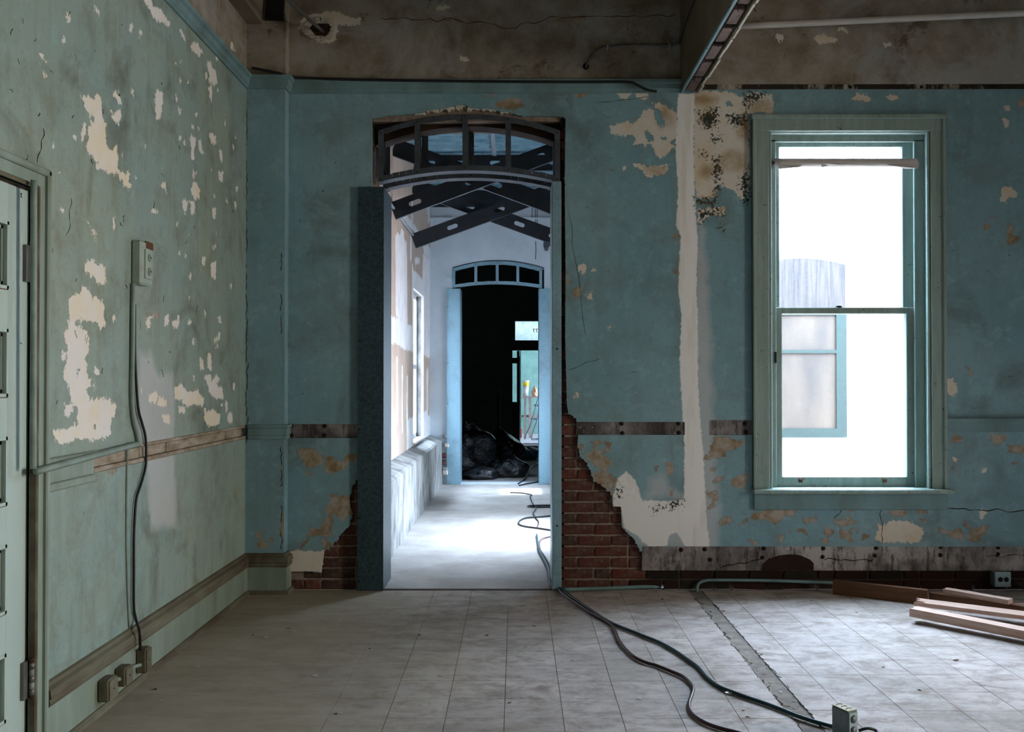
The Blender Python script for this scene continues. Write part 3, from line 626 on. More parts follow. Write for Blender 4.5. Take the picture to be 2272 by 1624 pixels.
cut_px = [(825,262),(855,257),(870,256),(935,250),(950,244),(985,240),(1000,236),(1020,232),(1030,231),(1045,238),(1065,240),(1090,242),(1110,247),(1130,248),(1150,256),(1200,257),(1240,258),(1255,262),(1253,400),(1255,600),(1254,750),(1258,900),(1262,918),
          (1275,925),(1282,940),(1283,968),(1281,990),(1287,1010),(1303,1030),(1312,1050),(1318,1068),(1330,1075),(1345,1085),(1358,1099),(1360,1124),(1378,1124),(1380,1170),(1395,1183),(1408,1198),(1420,1220),(1428,1240),(1437,1264),
          (2500,1264),(2500,1345),(560,1345),(560,1268),(712,1268),(718,1225),(740,1205),(760,1182),(775,1165),(784,1140),(778,1128),(775,1108),(782,1080),(797,1058),(806,1030),(812,700),(815,430),(826,415)]
CUT = toB([cut_px])[0]
def band_px(x0, x1, y0, y1): return [(WX(x0), WZ(y0)), (WX(x1), WZ(y0)), (WX(x1), WZ(y1)), (WX(x0), WZ(y1))]
bands = [(1279, 1519, 936, 968, 'band'), (1573, 1690, 932, 965, 'band'), (620, 820, 941, 972, 'band'), (1424, 2700, 1212, 1266, 'base_band'), (1546, 2700, 187, 199, 'crown_band')]
cuts = [CUT] + [band_px(*b[:4]) for b in bands] + [[(WIN[0] - 0.03, WIN[2] - 0.03), (WIN[1] + 0.03, WIN[2] - 0.03), (WIN[1] + 0.03, WIN[3] + 0.03), (WIN[0] - 0.03, WIN[3] + 0.03)]] + [[(WIN2[0], WIN[2]), (WIN2[1], WIN[2]), (WIN2[1], WIN[3]), (WIN2[0], WIN[3])]]
us = np.concatenate([axis_pts(XP - 0.02, 3.36, 0.012, [c[i][0] for c in cuts[1:] for i in (0, 1)]), np.array([3.55, 3.75, 4.0, 4.25, 4.5, 4.75, 5.2, 5.7, 6.2, xr])])
vs = axis_pts(0, ZC, 0.012, [c[i][1] for c in cuts[1:] for i in (0, 2)])
layB = {'white': (toB(B_white), toB(B_hole)), 'tan': (toB(B_tan), ()), 'mould': (toB(B_mould), ()), 'stain': (toB(B_stain), ()), 'strip': (toB(B_strip), ()), 'smear': (toB(B_smear), ())}
plaster_wall('plaster', us, vs, XZ(YW), cuts, (0, 0.022, 0), 'wall_b', layB, wall_back, 0.012)

# bands left bare where rails were pulled off, with their plug holes
def plug(x, y, parent, r=0.0135, Y=YW + 0.006):
    q = on_y(x, y, YW)
    lathe('plug_hole', [(r, -0.0015), (r * 0.95, 0.0), (r * 0.5, 0.004)][::1], (q.x + R.uniform(-.004, .004), Y, q.z), 'plug', parent, 9, 'Y')
for x0, x1, y0, y1, mt in bands:
    b = box('bare_band', WX(x0) + 0.0005, min(WX(x1), xr), YW + 0.007, YB + 0.012, WZ(y1) + 0.0005, WZ(y0) - 0.0005, mt, wall_back)
    if x0 == 1279: P_ = [(1380, 940), (1381, 961), (1506, 940), (1506, 960)]
    elif x0 == 1573: P_ = [(1654, 940), (1654, 959)]
    elif x0 == 620: P_ = [(647, 945), (647, 966), (720, 945), (720, 966)]
    elif y0 == 1212: P_ = [(1512, 1220), (1563, 1219), (1575, 1242), (1694, 1217), (1692, 1237), (1828, 1217), (1827, 1236), (1943, 1216), (1941, 1233), (2087, 1211 + 3), (2088, 1232), (2215, 1212 + 3), (2214, 1230)]
    else: P_ = [(1886, 192.5), (2045, 192.5), (2203, 192.5)]
    for x, y in P_: plug(x, y, b, 0.011 if y0 == 187 else 0.0135)

# bricks where the plaster has come away: one object each, sharing a few meshes
def brick_mesh(i, L):
    bm = bmesh.new(); rr = random.Random(100 + i)
    bmesh.ops.create_cube(bm, size=1)
    for v in bm.verts: v.co = Vector((v.co.x * L + rr.uniform(-.004, .004), v.co.y * 0.09 + (rr.uniform(-.004, .003) if v.co.y < 0 else 0), v.co.z * 0.0575 + rr.uniform(-.0025, .0025)))
    bmesh.ops.bevel(bm, geom=bm.edges[:], offset=0.004, segments=1, affect='EDGES')
    me = bpy.data.meshes.new('brick'); bm.to_mesh(me); bm.free(); return me
bricks = {}
for i in range(4):
    for nm, L in (('s', 0.203), ('h', 0.096)):
        for mt in ('brick', 'brick_dark'):
            me = brick_mesh(i + (10 if nm == 'h' else 0), L); me.materials.append(M[mt]); bricks[(nm, i, mt)] = me
def lay_brick(kind, x, z, mt, y=YB):
    o = bpy.data.objects.new('brick', bricks[(kind, R.randrange(4), mt)]); COL.objects.link(o); o.parent = wall_back
    o.location = (x, y + 0.045 + R.uniform(-.003, .003), z); o.rotation_euler = (R.uniform(-.012, .012), R.uniform(-.008, .008), R.uniform(-.012, .012))
CP = np.array(CUT)
for k in range(-1, 44):
    z0 = 0.0616 + 0.0688 * k; zc = z0 + 0.0344
    if zc > DOOR[2] + 0.12: continue
    for side in (-1, 1):
        x = DOOR[0] if side < 0 else DOOR[1] - 0.022
        kinds = ['h', 's'] if (k % 2) else ['s', 's', 'h']
        q = 0
        while abs(x) < (1.5 if side < 0 else 3.6):
            kd = kinds[q % len(kinds)] if R.random() > .15 else R.choice('sh'); q += 1
            L = 0.203 if kd == 's' else 0.096
            xc = x + side * L / 2
            pts = np.array([(xc + a * L * 0.5, zc + b * 0.03) for a in (-.95, -.5, 0, .5, .95) for b in (-1, 0, 1)])
            sd, _ = sd_poly(pts, CP)
            x += side * (L + 0.011)
            if sd.max() < -0.004: continue
            if side < 0 and xc < -1.40: continue
            low = zc < 0.14 and xc > 0.78  # low bricks right of the doorway take the darker, painted-shade material
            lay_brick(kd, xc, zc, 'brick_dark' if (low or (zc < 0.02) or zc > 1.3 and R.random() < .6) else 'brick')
# one spot in the skirting band where the masonry shows through
slab('bare_masonry', [(lambda q: (q.x, q.z))(on_y(x, y, YW)) for x, y in ((1690,1266),(1693,1252),(1706,1240),(1728,1233),(1752,1230),(1776,1232),(1798,1242),(1806,1250),(1806,1266))], [], XZ(YW + .0055), (0, .004, 0), 'brick_dark', wall_back)

# timber header over the arch, and plaster torn off above it
arch = lambda x, xl, xr_, zs, zp: zs + (zp - zs) * (1 - ((x - (xl + xr_) / 2) / ((xr_ - xl) / 2)) ** 2)
xs_ = np.linspace(-0.895, 0.295, 25)
low_ = [(x, arch(x, -0.88, 0.29, 2.80, 2.915)) for x in xs_]
slab('timber_header', low_ + [(0.295, 2.99), (0.2, 3.0), (-0.3, 3.02), (-0.895, 2.98)], [], XZ(6.06), (0, 0.14, 0), 'wood_dark', wall_back)
for (x, w_, h_) in ((-.60, .05, .012), (-.52, .06, .020), (-.43, .07, .026), (-.345, .05, .036), (-.26, .07, .022), (-.17, .07, .018), (-.06, .06, .012)):
    zz = np.interp(x, CP[:18, 0], CP[:18, 1]); n_ = 9
    pts = [(x + w_ * (i / n_ - .5) * 1.3, zz + .006) for i in range(n_ + 1)] + [(x + w_ * (.5 - i / n_) * 1.3, zz - h_ * R.uniform(.2, 1)) for i in range(n_ + 1)]
    slab('plaster_crumb', pts, [], XZ(YW + R.uniform(.004, .014)), (0, 0.03, 0), 'plaster_edge', wall_back)

# ------------------------------------------------------------------ corner pilaster
pil = struct(box('wall_pilaster', -1.9, XP - 0.001, YP + 0.002, YB, 0, ZC, 'wall_b'), 'shallow corner pilaster with green paint')
us = axis_pts(XL - 0.01, XP, 0.012); vs = axis_pts(0, ZC, 0.012)
plaster_wall('plaster', us, vs, XZ(YP), [], (0, 0.0, 0), 'wall_b', {'tan': (toP(P_tan), ())}, pil, 0.012)
side_us = axis_pts(YP, YW + 0.01, 0.02)
plaster_wall('plaster', side_us, axis_pts(0, ZC, 0.03), YZ(XP), [], (-0.001, 0, 0), 'wall_b', {}, pil, 0.012)

# ------------------------------------------------------------------ left-hand wall
DL = (2.34, 3.262, 1.965)                    # door opening in the left wall: y0, y1, top
wall_left = struct(box('wall_left', -1.90, XL - 0.055, -1.5, YP + 0.1, -0.05, ZC, 'mortar'), 'long green wall with peeling paint and a panelled door')
zr0, zr1 = 0.945, 1.03                       # the band where the chair rail was
yr0 = on_x(205, 1000, XL).y
cutsL = [[(DL[0], -0.1), (DL[1], -0.1), (DL[1], DL[2]), (DL[0], DL[2])], [(yr0, zr0), (YP + .2, zr0), (YP + .2, zr1), (yr0, zr1)]]
us = np.concatenate([np.linspace(-1.5, 2.30, 10)[:-1], axis_pts(2.30, YP + 0.02, 0.012, [DL[0], DL[1], yr0])])
vs = axis_pts(0, ZC, 0.012, [DL[2], zr0, zr1])
layL = {'white': (toL(L_white), toL(L_hole)), 'tan': (toL(L_tan), ()), 'smear': (toL(L_smear), ())}
plaster_wall('plaster', us, vs, YZ(XL), cutsL, (-0.055, 0, 0), 'wall_l', layL, wall_left, 0.012)
m = Mat('old_lath', 0.85); k = m.noise(9, 8, 0.7, stretch=(1, 0.6, 2)); k2 = m.noise(30, 6, .7)
c = m.mix(m.mp(k, 0.38, 0.62), (0.40, 0.36, 0.30, 1), (0.20, 0.155, 0.11, 1)); c = m.mix(m.mp(k2, 0.62, 0.68, 0, .8), c, (0.05, 0.035, 0.025, 1)); m.col(c); M['old_lath'] = m.m
ys = [yr0 + 0.003, 3.92, 4.23, 4.55, 4.87, 5.18, 5.49, 5.80]
for a, b_ in zip(ys[:-1], ys[1:]):
    box('lath_block', XL - 0.052, XL - 0.004 + R.uniform(-.002, .002), a + 0.003, b_ - 0.003, zr0 + 0.022, zr1 - 0.018, 'old_lath', wall_left, 0.002)
box('lath_strip', XL - 0.052, XL + 0.003, yr0 + 0.01, YP + .0, zr1 - 0.016, zr1 - 0.001, 'old_lath', wall_left, 0.003)
box('lath_strip', XL - 0.052, XL + 0.003, yr0 + 0.01, YP + .0, zr0 + 0.001, zr0 + 0.02, 'old_lath', wall_left, 0.003)

# ------------------------------------------------------------------ floors, ceilings, unseen walls
floor = struct(box('floor', -1.9, xr, -1.5, YB, -0.12, -0.0045, 'floor'), 'worn dusty floor with old square tiles')
TX0, TP = -0.0456, 0.2286
def tile_mesh(w, d):
    bm = bmesh.new(); bmesh.ops.create_cube(bm, size=1)
    for v in bm.verts: v.co = Vector((v.co.x * w, v.co.y * d, v.co.z * 0.0044))
    me = bpy.data.meshes.new('floor_tile'); bm.to_mesh(me); bm.free(); me.materials.append(M['tile']); return me
G = 0.0026
tm = {}
def tile(x0, x1, y0, y1):
    key = (round(x1 - x0, 4), round(y1 - y0, 4))
    if key not in tm: tm[key] = tile_mesh(x1 - x0 - G, y1 - y0 - G)
    if x1 < -0.7: key = key + ('d',)
    if key not in tm: tm[key] = tile_mesh(x1 - x0 - .0006, y1 - y0 - .0006)
    o = bpy.data.objects.new('floor_tile', tm[key]); COL.objects.link(o); o.parent = floor
    o.location = ((x0 + x1) / 2, (y0 + y1) / 2, -0.0024 + R.uniform(-0.0004, 0.0003)); o.rotation_euler = (R.uniform(-.0012, .0012), R.uniform(-.0012, .0012), R.uniform(-.002, .002))
xe = [XL + .022] + [TX0 + TP * k for k in range(-6, 5)] + [1.07]
ye = [3.73 - 3 * TP + TP * k for k in range(0, 13)] + [YB - 0.02]
xe2 = [1.155] + [1.306 + TP * k for k in range(0, 10)]
ye2 = [3.82 - 4 * TP + TP * k for k in range(0, 13)] + [YB - 0.02]
for X, Yv in ((xe, ye), (xe2, ye2)):
    for a, b_ in zip(X[:-1], X[1:]):
        for c_, d_ in zip(Yv[:-1], Yv[1:]): tile(a, b_, c_, d_)
rect0 = lambda a, b, c_, d_: [(a, c_), (b, c_), (b, d_), (a, d_)]
# the mortar line the old partition stood on, with torn edges
slab('partition_scar', rect0(1.071, 1.154, 3.0, YB - .02), [], XY(-0.0044), (0, 0, 0.0012), 'scar', floor)
for side, xb in ((0, 1.07), (1, 1.155)):
    y = 3.3
    while y < 5.62:
        L_ = R.uniform(.05, .26); a_, pts = y, []
        while y < a_ + L_: pts.append((xb + R.uniform(-.008, .008) + (0.02 if (R.random() < .1) else 0), y)); y += R.uniform(.012, .035)
        if len(pts) > 2:
            w_ = R.uniform(.0015, .005)
            slab('crack', pts + [(p[0] + R.uniform(.4, 1.4) * w_, p[1]) for p in reversed(pts)], [], XY(-0.0006), (0, 0, 0.0016), 'plug', floor)
        y += R.uniform(.0, .07)
for i in range(16):
    x, y = R.uniform(1.085, 1.14), R.uniform(3.4, 5.5); n_ = R.choice((3, 4, 5)); s_ = R.uniform(.004, .015)
    slab('tile_scrap', [(x + s_ * R.uniform(.4, 1) * math.cos(2 * math.pi * q / n_), y + 1.6 * s_ * R.uniform(.4, 1) * math.sin(2 * math.pi * q / n_)) for q in range(n_)], [], XY(-0.0034), (0, 0, 0.0018), R.choice(['tile', 'plug', 'scar', 'scar']), floor)

struct(box('ceiling', -1.95, xr + .05, -1.55, YR, ZC, ZC + 0.1, 'brown_wall'))
def holed(name, outer, holes, fn, d, mat): return struct(slab(name, outer, holes, fn, d, mat))
def rect(a, b, c_, d_): return [(a, c_), (b, c_), (b, d_), (a, d_)]
wr = holed('wall_right', rect(-1.5, YR, -0.05, ZC), [rect(1.6, 2.8, .7, 2.8)], YZ(xr), (0.25, 0, 0), 'wall_b')
wk = holed('wall_rear', rect(-1.9, xr, -0.05, ZC), [rect(.6, 1.8, .7, 2.8)], XZ(-1.5), (0, -0.25, 0), 'wall_b')
struct(box('window_2', xr + .03, xr + .05, 1.6, 2.8, .7, 2.8, 'paper'))
struct(box('rear_fill_panel', .6, 1.8, -1.55, -1.53, .7, 2.8, 'paper'))  # added panel behind the rear fill lamp, not a known window

# hairline cracks
def crack(pts, to, parent, w=.0022, n=0):
    pts = [(x + R.uniform(-1.5, 1.5), y + R.uniform(-1.2, 1.2)) for x, y in pts]
    P3 = [to(x, y) for x, y in pts]
    tube('crack', P3, lambda t: w * (.5 + .6 * abs(math.sin(9 * t))), 'plug', parent, 5, n=2)
def walk(x0, y0, x1, y1, n, j): return [(x0 + (x1 - x0) * i / n + R.uniform(-j, j), y0 + (y1 - y0) * i / n + R.uniform(-j, j)) for i in range(n + 1)]
tw = lambda x, y: on_y(x, y, YW); tl = lambda x, y: on_x(x, y, XL); tp = lambda x, y: on_y(x, y, YP)
crack(walk(2098, 1128, 2290, 1136, 14, 2.5), tw, wall_back, .003); crack(walk(1955, 1131, 1958, 1205, 8, 2), tw, wall_back); crack(walk(1850, 1150, 1880, 1118, 5, 2), tw, wall_back)
crack(walk(840, 40, 985, 45, 10, 3), tw, wall_back); crack(walk(985, 42, 1130, 62, 10, 4), tw, wall_back); crack(walk(1130, 62, 1240, 38, 9, 4), tw, wall_back); crack(walk(1240, 38, 1500, 34, 14, 2), tw, wall_back)
crack(walk(1325, 228, 1440, 216, 9, 2), tw, wall_back, .0015); crack(walk(1262, 470, 1300, 745, 8, 4), tw, wall_back, .0012); crack(walk(1262, 820, 1330, 795, 5, 2), tw, wall_back, .0015)
for yy in range(205, 930, 60): crack(walk(547 + 3 * math.sin(yy), yy, 547, yy + 58, 7, 2.2), tp, pil, .002)
for yy in (560, 650, 700, 990, 1040, 1120, 1180): crack(walk(625, yy, 624, yy + 40, 5, 2), tp, pil, .002)
crack(walk(82, 360, 98, 285, 6, 2), tl, wall_left, .0022); crack(walk(150, 520, 160, 440, 6, 3), tl, wall_left, .0016)
for _ in range(46):      # curled scuffs and scratches in the old paint
    x, y = R.uniform(20, 520), R.uniform(20, 900); crack(walk(x, y, x + R.uniform(-5, 5), y + R.uniform(4, 16), 3, 2.0), tl, wall_left, R.uniform(.0010, .0022))
for _ in range(24):
    x, y = R.choice([R.uniform(1270, 1500), R.uniform(650, 780), R.uniform(2110, 2265)]), R.uniform(230, 920); crack(walk(x, y, x + R.uniform(-12, 12), y + R.uniform(-4, 8), 3, 2.0), tw, wall_back, R.uniform(.0008, .0015))
crack(walk(1600, 1258, 1690, 1240, 7, 2), lambda x, y: on_y(x, y, YW + .006), wall_back, .003); crack(walk(1830, 1240, 1940, 1240, 9, 4), lambda x, y: on_y(x, y, YW + .006), wall_back, .003); crack(walk(2190, 1236, 2290, 1232, 7, 3), lambda x, y: on_y(x, y, YW + .006), wall_back, .002)
# ------------------------------------------------------------------ mouldings
CROWN = [(0, 0), (0.012, 0), (0.014, 0.014), (0.026, 0.022), (0.028, 0.050), (0.044, 0.058), (0.046, 0.076), (0, 0.080)]
zc0 = 3.098
struct(sweep('trim_1', CROWN, [(XL, -1.5, zc0), (XL, YP, zc0), (XP, YP, zc0), (XP, YW, zc0), (1.03, YW, zc0)],
             [(1, 0, 0), (1, -1, 0), (1, -1, 0), (1, -1, 0), (0, -1, 0)], 'trim'), 'green picture-rail moulding under the brown upper wall')
RAIL = [(0, 0), (0.014, 0.0), (0.014, 0.022), (0.019, 0.026), (0.019, 0.066), (0.026, 0.070), (0.026, 0.086), (0, 0.088)]
struct(sweep('trim_2', RAIL, [(XL + .02, YP, 0.944), (XP, YP, 0.944), (XP, YW, 0.944)], [(0, -1, 0), (1, -1, 0), (1, 0, 0)], 'trim'), 'green chair rail across the corner pilaster')
struct(sweep('trim_3', RAIL, [(2.66, YW, 0.982), (xr, YW, 0.982)], [(0, -1, 0)] * 2, 'trim'), 'green chair rail running from the window to the right')
rr_ = struct(empty('trim_4'), 'remaining length of green chair rail beside the door casing')
box('rail_top', XL, XL + 0.024, 3.345, yr0 + .01, 1.005, 1.035, 'trim_l', rr_, 0.004)
box('rail_base', XL, XL + 0.018, 3.345, yr0 - .01, 0.915, 0.945, 'trim_l', rr_, 0.004)
box('rail_backing', XL, XL + 0.006, 3.345, yr0, 0.945, 1.005, 'trim_l', rr_)
# baseboards: plain board, dusty cap, shoe moulding
BB = [(0, 0), (0.022, 0), (0.022, 0.165), (0, 0.165)]
CAP = [(0, 0), (0.026, 0), (0.03, 0.012), (0.027, 0.024), (0.034, 0.030), (0.030, 0.058), (0.016, 0.066), (0.012, 0.078), (0, 0.082)]
SHOE = [(0.022, 0), (0.040, 0), (0.038, 0.014), (0.028, 0.024), (0.022, 0.024)]
bb = struct(empty('baseboard_left'), 'tall green baseboard with a dusty brown cap moulding')
pth = [(XL, 3.36, 0), (XL, YP, 0), (XP, YP, 0), (XP, YW + .01, 0)]; ot = [(1, 0, 0), (1, -1, 0), (1, -1, 0), (1, 0, 0)]
sweep('board', BB, pth, ot, 'trim_l', bb)
sweep('cap_moulding', CAP, [(x, y, 0.165) for x, y, z in pth], ot, 'trim_dark', bb)
sweep('shoe_moulding', SHOE, pth, ot, 'trim_dark', bb)

# ------------------------------------------------------------------ remains of the partition overhead
beam = struct(empty('beam_1'), 'stub of a removed partition hanging from the ceiling, broken underside')
box('timber', 1.052, 1.125, -1.5, YW, 3.14, ZC, 'wood_dark', beam)
box('plaster_skin', 1.028, 1.052, -1.5, YW, 3.115, ZC, 'brown_wall', beam)
box('plaster_skin', 1.126, 1.140, -1.5, YW, 3.105, ZC, 'brown_wall', beam)
for i in range(34):
    y1 = YW - i * 0.16; e = R.uniform(-.004, .004)
    box('plaster_chip', 1.131 + e, 1.143 + e, y1 - 0.156, y1, 3.098 + R.uniform(-.006, .006), 3.106, 'plaster_edge', beam)
box('corner_bead', 1.026, 1.046, -1.5, YW, 3.098, 3.116, 'trim', beam, 0.004)
y = YW - .01
while y > 1.5:
    L = R.uniform(.19, .25)
    box('lath_block', 1.060, 1.118, y - L, y, 3.112, 3.14, 'lath', beam, 0.004); y -= L + R.uniform(.03, .07)
    for _ in range(5):
        a = Vector((R.uniform(1.05, 1.12), y + R.uniform(.0, .05), 3.125)); d_ = Vector((R.uniform(-.05, .05), R.uniform(-.03, .03), R.uniform(-.03, .0)))
        tube('hair_tuft', [a, a + d_ * .6, a + d_ + Vector((0, 0, -.01))], 0.0022, 'black', beam, 5, n=2)
sof = struct(empty('beam_2'), 'dark boxed soffit in the ceiling corner above the pilaster')
slab('soffit_board', [(-1.9, 3.50), (-1.565, 3.50), (-1.535, ZC), (-1.9, ZC)], [], XZ(-1.5), (0, YP + 1.5, 0), 'brown_wall', sof)
slab('black_panel', [(-1.545, 3.52), (-1.43, 3.515), (-1.425, 3.70), (-1.53, 3.72)], [], XZ(YP - 0.02), (0, 0.02, 0), 'black', sof)  # flat black panel in place of the dark cavity beside the soffit

# ------------------------------------------------------------------ sash window
win = struct(empty('window_1', (2.07, 6.1, 0.63)), 'tall double-hung sash window with peeling green frame')
x0, x1, z0, z1 = WIN
def casing(x_out, x_in, za, zb):
    a, b = min(x_out, x_in), max(x_out, x_in)
    box('casing', a, b, YW - 0.022, YW + .03, za, zb, 'sash', win, 0.003)
    o_ = (x_out, x_out + (0.02 if x_in > x_out else -0.02)); box('casing_band', min(o_), max(o_), YW - 0.036, YW, za, zb + .0, 'sash', win, 0.004)
casing(1.469, x0 - .002, z0 + .0, z1 + 0.10); casing(2.668, x1 + .002, z0, z1 + 0.10)
box('casing', 1.47, 2.667, YW - 0.024, YW + .03, z1 + .002, z1 + 0.098, 'sash', win, 0.003)
box('casing_band', 1.462, 2.675, YW - 0.040, YW, z1 + 0.075, z1 + 0.104, 'sash', win, 0.004)
for a, b in ((x0 - .022, x0 + .004), (x1 - .004, x1 + .022)): box('jamb', a, b, YW + .002, YR - .02, z0 - .02, z1 + .02, 'sash', win)
box('head_jamb', x0 - .02, x1 + .02, YW + .002, YR - .02, z1 - .004, z1 + .022, 'sash', win)
for a, b in ((x0, x0 + .018), (x1 - .018, x1)): box('bead', a, b, YW - .012, YW + .012, z0, z1, 'sash', win, 0.004)
for a, b in ((x0, 1.64), (2.51, x1)): box('inner_stop', a, b, 6.035, 6.055, z0, z1 - .03, 'sash', win, 0.004)
box('head_stop', x0, x1, 6.035, 6.055, z1 - .045, z1, 'sash', win, 0.003)
def sash(name, y0, y1, za, zb, top, bot):
    s = empty(name, (2.07, (y0 + y1) / 2, za)); s.parent = win; s.matrix_parent_inverse = Matrix.Translation(-base_of(win))
    box('stile', 1.60, 1.682, y0, y1, za, zb, 'sash', s, 0.003); box('stile', 2.467, 2.55, y0, y1, za, zb, 'sash', s, 0.003)
    box('rail', 1.682, 2.467, y0, y1, zb - top, zb, 'sash', s, 0.003); box('rail', 1.682, 2.467, y0, y1, za, za + bot, 'sash', s, 0.003)
    box('glass_pane', 1.680, 2.469, (y0 + y1) / 2 - .002, (y0 + y1) / 2 + .002, za + bot - .002, zb - top + .002, 'glass', s)
    return s
s1 = sash('lower_sash', 6.06, 6.105, z0 + .002, 1.765, 0.04, 0.062)
sash('upper_sash', 6.112, 6.155, 1.727, z1 - .004, 0.055, 0.04)
q = on_y(1861, 682, 6.08); lathe('sash_latch', [(0.022, 0), (0.02, 0.01), (0.008, 0.016)], (q.x, 6.08, 1.765), 'black', s1, 10)
for px in (1776, 1963): q = on_y(px, 1066, 6.055); box('sash_lift', q.x - .012, q.x + .012, 6.046, 6.062, q.z - .012, q.z + .012, 'rust_patch', s1, .003)
q = on_y(1720, 793, 6.034); box('spring_catch', q.x - .006, q.x + .006, 6.026, 6.036, q.z - .035, q.z + .035, 'black', win)
box('stool', 1.462, 2.70, YW - 0.065, 6.06, z0 - 0.026, z0 + .002, 'sash', win, 0.006)
box('outer_sill', x0, x1, 6.06, YR + .05, z0 - 0.03, z0 - .001, 'sash', win)
box('apron', 1.475, 2.675, YW - 0.022, YW + .002, z0 - 0.128, z0 - 0.026, 'trim', win, 0.004)
# torn roller blind left in the window head
bl = thing('roller_blind', 'torn paper remnant of a roller blind hanging across the window head', 'blind', (2.05, 5.995, 2.62))
ra, rb = on_y(1718, 361, 5.995), on_y(2033, 361, 5.995)
tube('roller', [ra, (ra + rb) / 2, rb], 0.026, 'paper', bl, 14)
tube('roller_pin', [ra - Vector((.03, 0, 0)), ra - Vector((.015, 0, 0)), ra], 0.011, 'rust_patch', bl, 8)
def scrap(pts):
    V = [Vector((on_y(x, y, 5.972).x, 5.972 + 0.01 * math.sin(x * .11), on_y(x, y, 5.972).z)) for x, y in pts]
    n = len(V); V += [v + Vector((0, .0015, 0)) for v in V]
    mesh('torn_paper', V, [tuple(range(n)), tuple(range(n, 2 * n))[::-1]] + [(i, (i + 1) % n, (i + 1) % n + n, i + n) for i in range(n)], 'paper', bl)
scrap([(1722, 362), (1790, 362), (1782, 366), (1772, 371), (1755, 373), (1730, 374)])
scrap([(1820, 362), (1960, 362), (1960, 365), (1900, 366), (1860, 366), (1838, 367), (1823, 372)])
scrap([(1960, 364), (1990, 370), (2010, 374), (2036, 374), (2038, 362), (2000, 360), (1960, 360)])

# ------------------------------------------------------------------ panelled door in the left wall
door = struct(empty('door_1', (XL, 2.8, 0)), 'pale green five-panel door in a moulded casing')
y0, y1, zt = DL
def ybox(name, xa, xb, ya, yb, za, zb, mat, parent, bev=0.0): return box(name, xa, xb, ya, yb, za, zb, mat, parent, bev)
for ya, yb, za, zb in ((y1, y1 + .075, 0, zt + .075), (y0 - .075, y0, 0, zt + .075), (y0, y1, zt, zt + .075)): ybox('casing', XL - .01, XL + .022, ya, yb, za, zb, 'trim_l', door, .004)
for ya, yb, za, zb in ((y1 + .055, y1 + .078, 0, zt + .078), (y0 - .078, y1 + .078, zt + .055, zt + .08)): ybox('casing_band', XL, XL + .036, ya, yb, za, zb, 'trim_l', door, .005)
ybox('casing_bead', XL, XL + .028, y1 - .002, y1 + .014, 0, zt + .012, 'trim_dark', door, .004); ybox('casing_bead', XL, XL + .028, y0, y1, zt, zt + .014, 'trim_dark', door, .004)
ybox('rusty_gap', XL - .03, XL - .012, y1 - .012, y1 + .002, 0, zt, 'rust', door); ybox('rusty_gap', XL - .03, XL - .012, y0, y1, zt - .010, zt + .002, 'rust', door)
ly0, ly1, lx = y0 + .004, y1 - .008, XL - .006
leaf = empty('leaf', (XL, 2.8, 0)); leaf.parent = door; leaf.matrix_parent_inverse = Matrix.Translation(-base_of(door))
pan = [(1.61, 1.832), (1.257, 1.48), (0.903, 1.127), (0.55, 0.775), (0.196, 0.42)]; py0, py1 = ly0 + .12, 3.130
ybox('stile', lx - .035, lx, py1, ly1, .005, zt - .008, 'door', leaf, .001); ybox('stile', lx - .035, lx, ly0, py0, .005, zt - .008, 'door', leaf, .001)
zz = [.005] + [v for p in reversed(pan) for v in p] + [zt - .008]
for a, b in zip(zz[0::2], zz[1::2]): ybox('rail', lx - .035, lx, py0, py1, a, b, 'door', leaf)
for a, b in pan:
    ybox('panel', lx - .034, lx - .026, py0, py1, a, b, 'door', leaf)
    for k_, (i_, d_) in enumerate(((0.0, .001), (.014, .010), (.028, .018))):
        w_ = .011
        for ya, yb, za, zb in ((py1 - i_ - w_, py1 - i_, a + i_, b - i_), (py0 + i_, py0 + i_ + w_, a + i_, b - i_), (py0 + i_, py1 - i_, b - i_ - w_, b - i_), (py0 + i_, py1 - i_, a + i_, a + i_ + w_)):
            ybox('moulding', lx - .032, lx - d_ + (.004 if k_ == 0 else 0), ya, yb, za, zb, 'door' if k_ != 1 else 'trim_l', leaf)
    ybox('sill_dust', lx - .028, lx + .001, py0, py1, a - .003, a + .004, 'rust_patch', leaf)
for za in (1.645, 0.235):
    h = empty('hinge', (XL, y1, za)); h.parent = door; h.matrix_parent_inverse = Matrix.Translation(-base_of(door))
    ybox('hinge_leaf', XL - .004, XL + .006, y1 - .040, y1 + .004, za, za + .125, 'conduit', h)
    for k_ in range(5): lathe('knuckle', [(.0085, 0), (.0085, .021)], (XL + .016, y1 - .006, za + .008 + k_ * .0222), 'raceway' if k_ % 2 else 'conduit', h, 10)
    for zb in (za + .004, za + .124): lathe('pin_tip', [(.003, -.010), (.009, -.005), (.010, 0), (.008, .006), (.003, .010)], (XL + .016, y1 - .006, zb), 'rust', h, 10)

# ------------------------------------------------------------------ wiring on the left wall
sb = thing('surface_socket_box', 'pale green surface socket box high on the peeling left wall', 'socket box', (XL, 4.18, 1.724))
box('body', XL, XL + .045, 4.115, 4.245, 1.724, 1.915, 'pale_green', sb, .008)
box('cover_plate', XL + .045, XL + .051, 4.150, 4.232, 1.752, 1.880, 'pale_green', sb, .002)
for za in (1.785, 1.845): lathe('socket', [(.017, 0), (.016, .004), (.012, .005)], (XL + .051, 4.191, za), 'raceway', sb, 14, 'X')
for za in (1.785, 1.845):
    for dy in (-.006, .006): box('slot', XL + .0555, XL + .057, 4.191 + dy - .0015, 4.191 + dy + .0015, za - .004, za + .006, 'black', sb)
box('rust_patch', XL + .030, XL + .0475, 4.165, 4.247, 1.885, 1.917, 'rust_patch', sb, .003)
def wl(px, py, off=0.012): return on_x(px, py, XL + off)
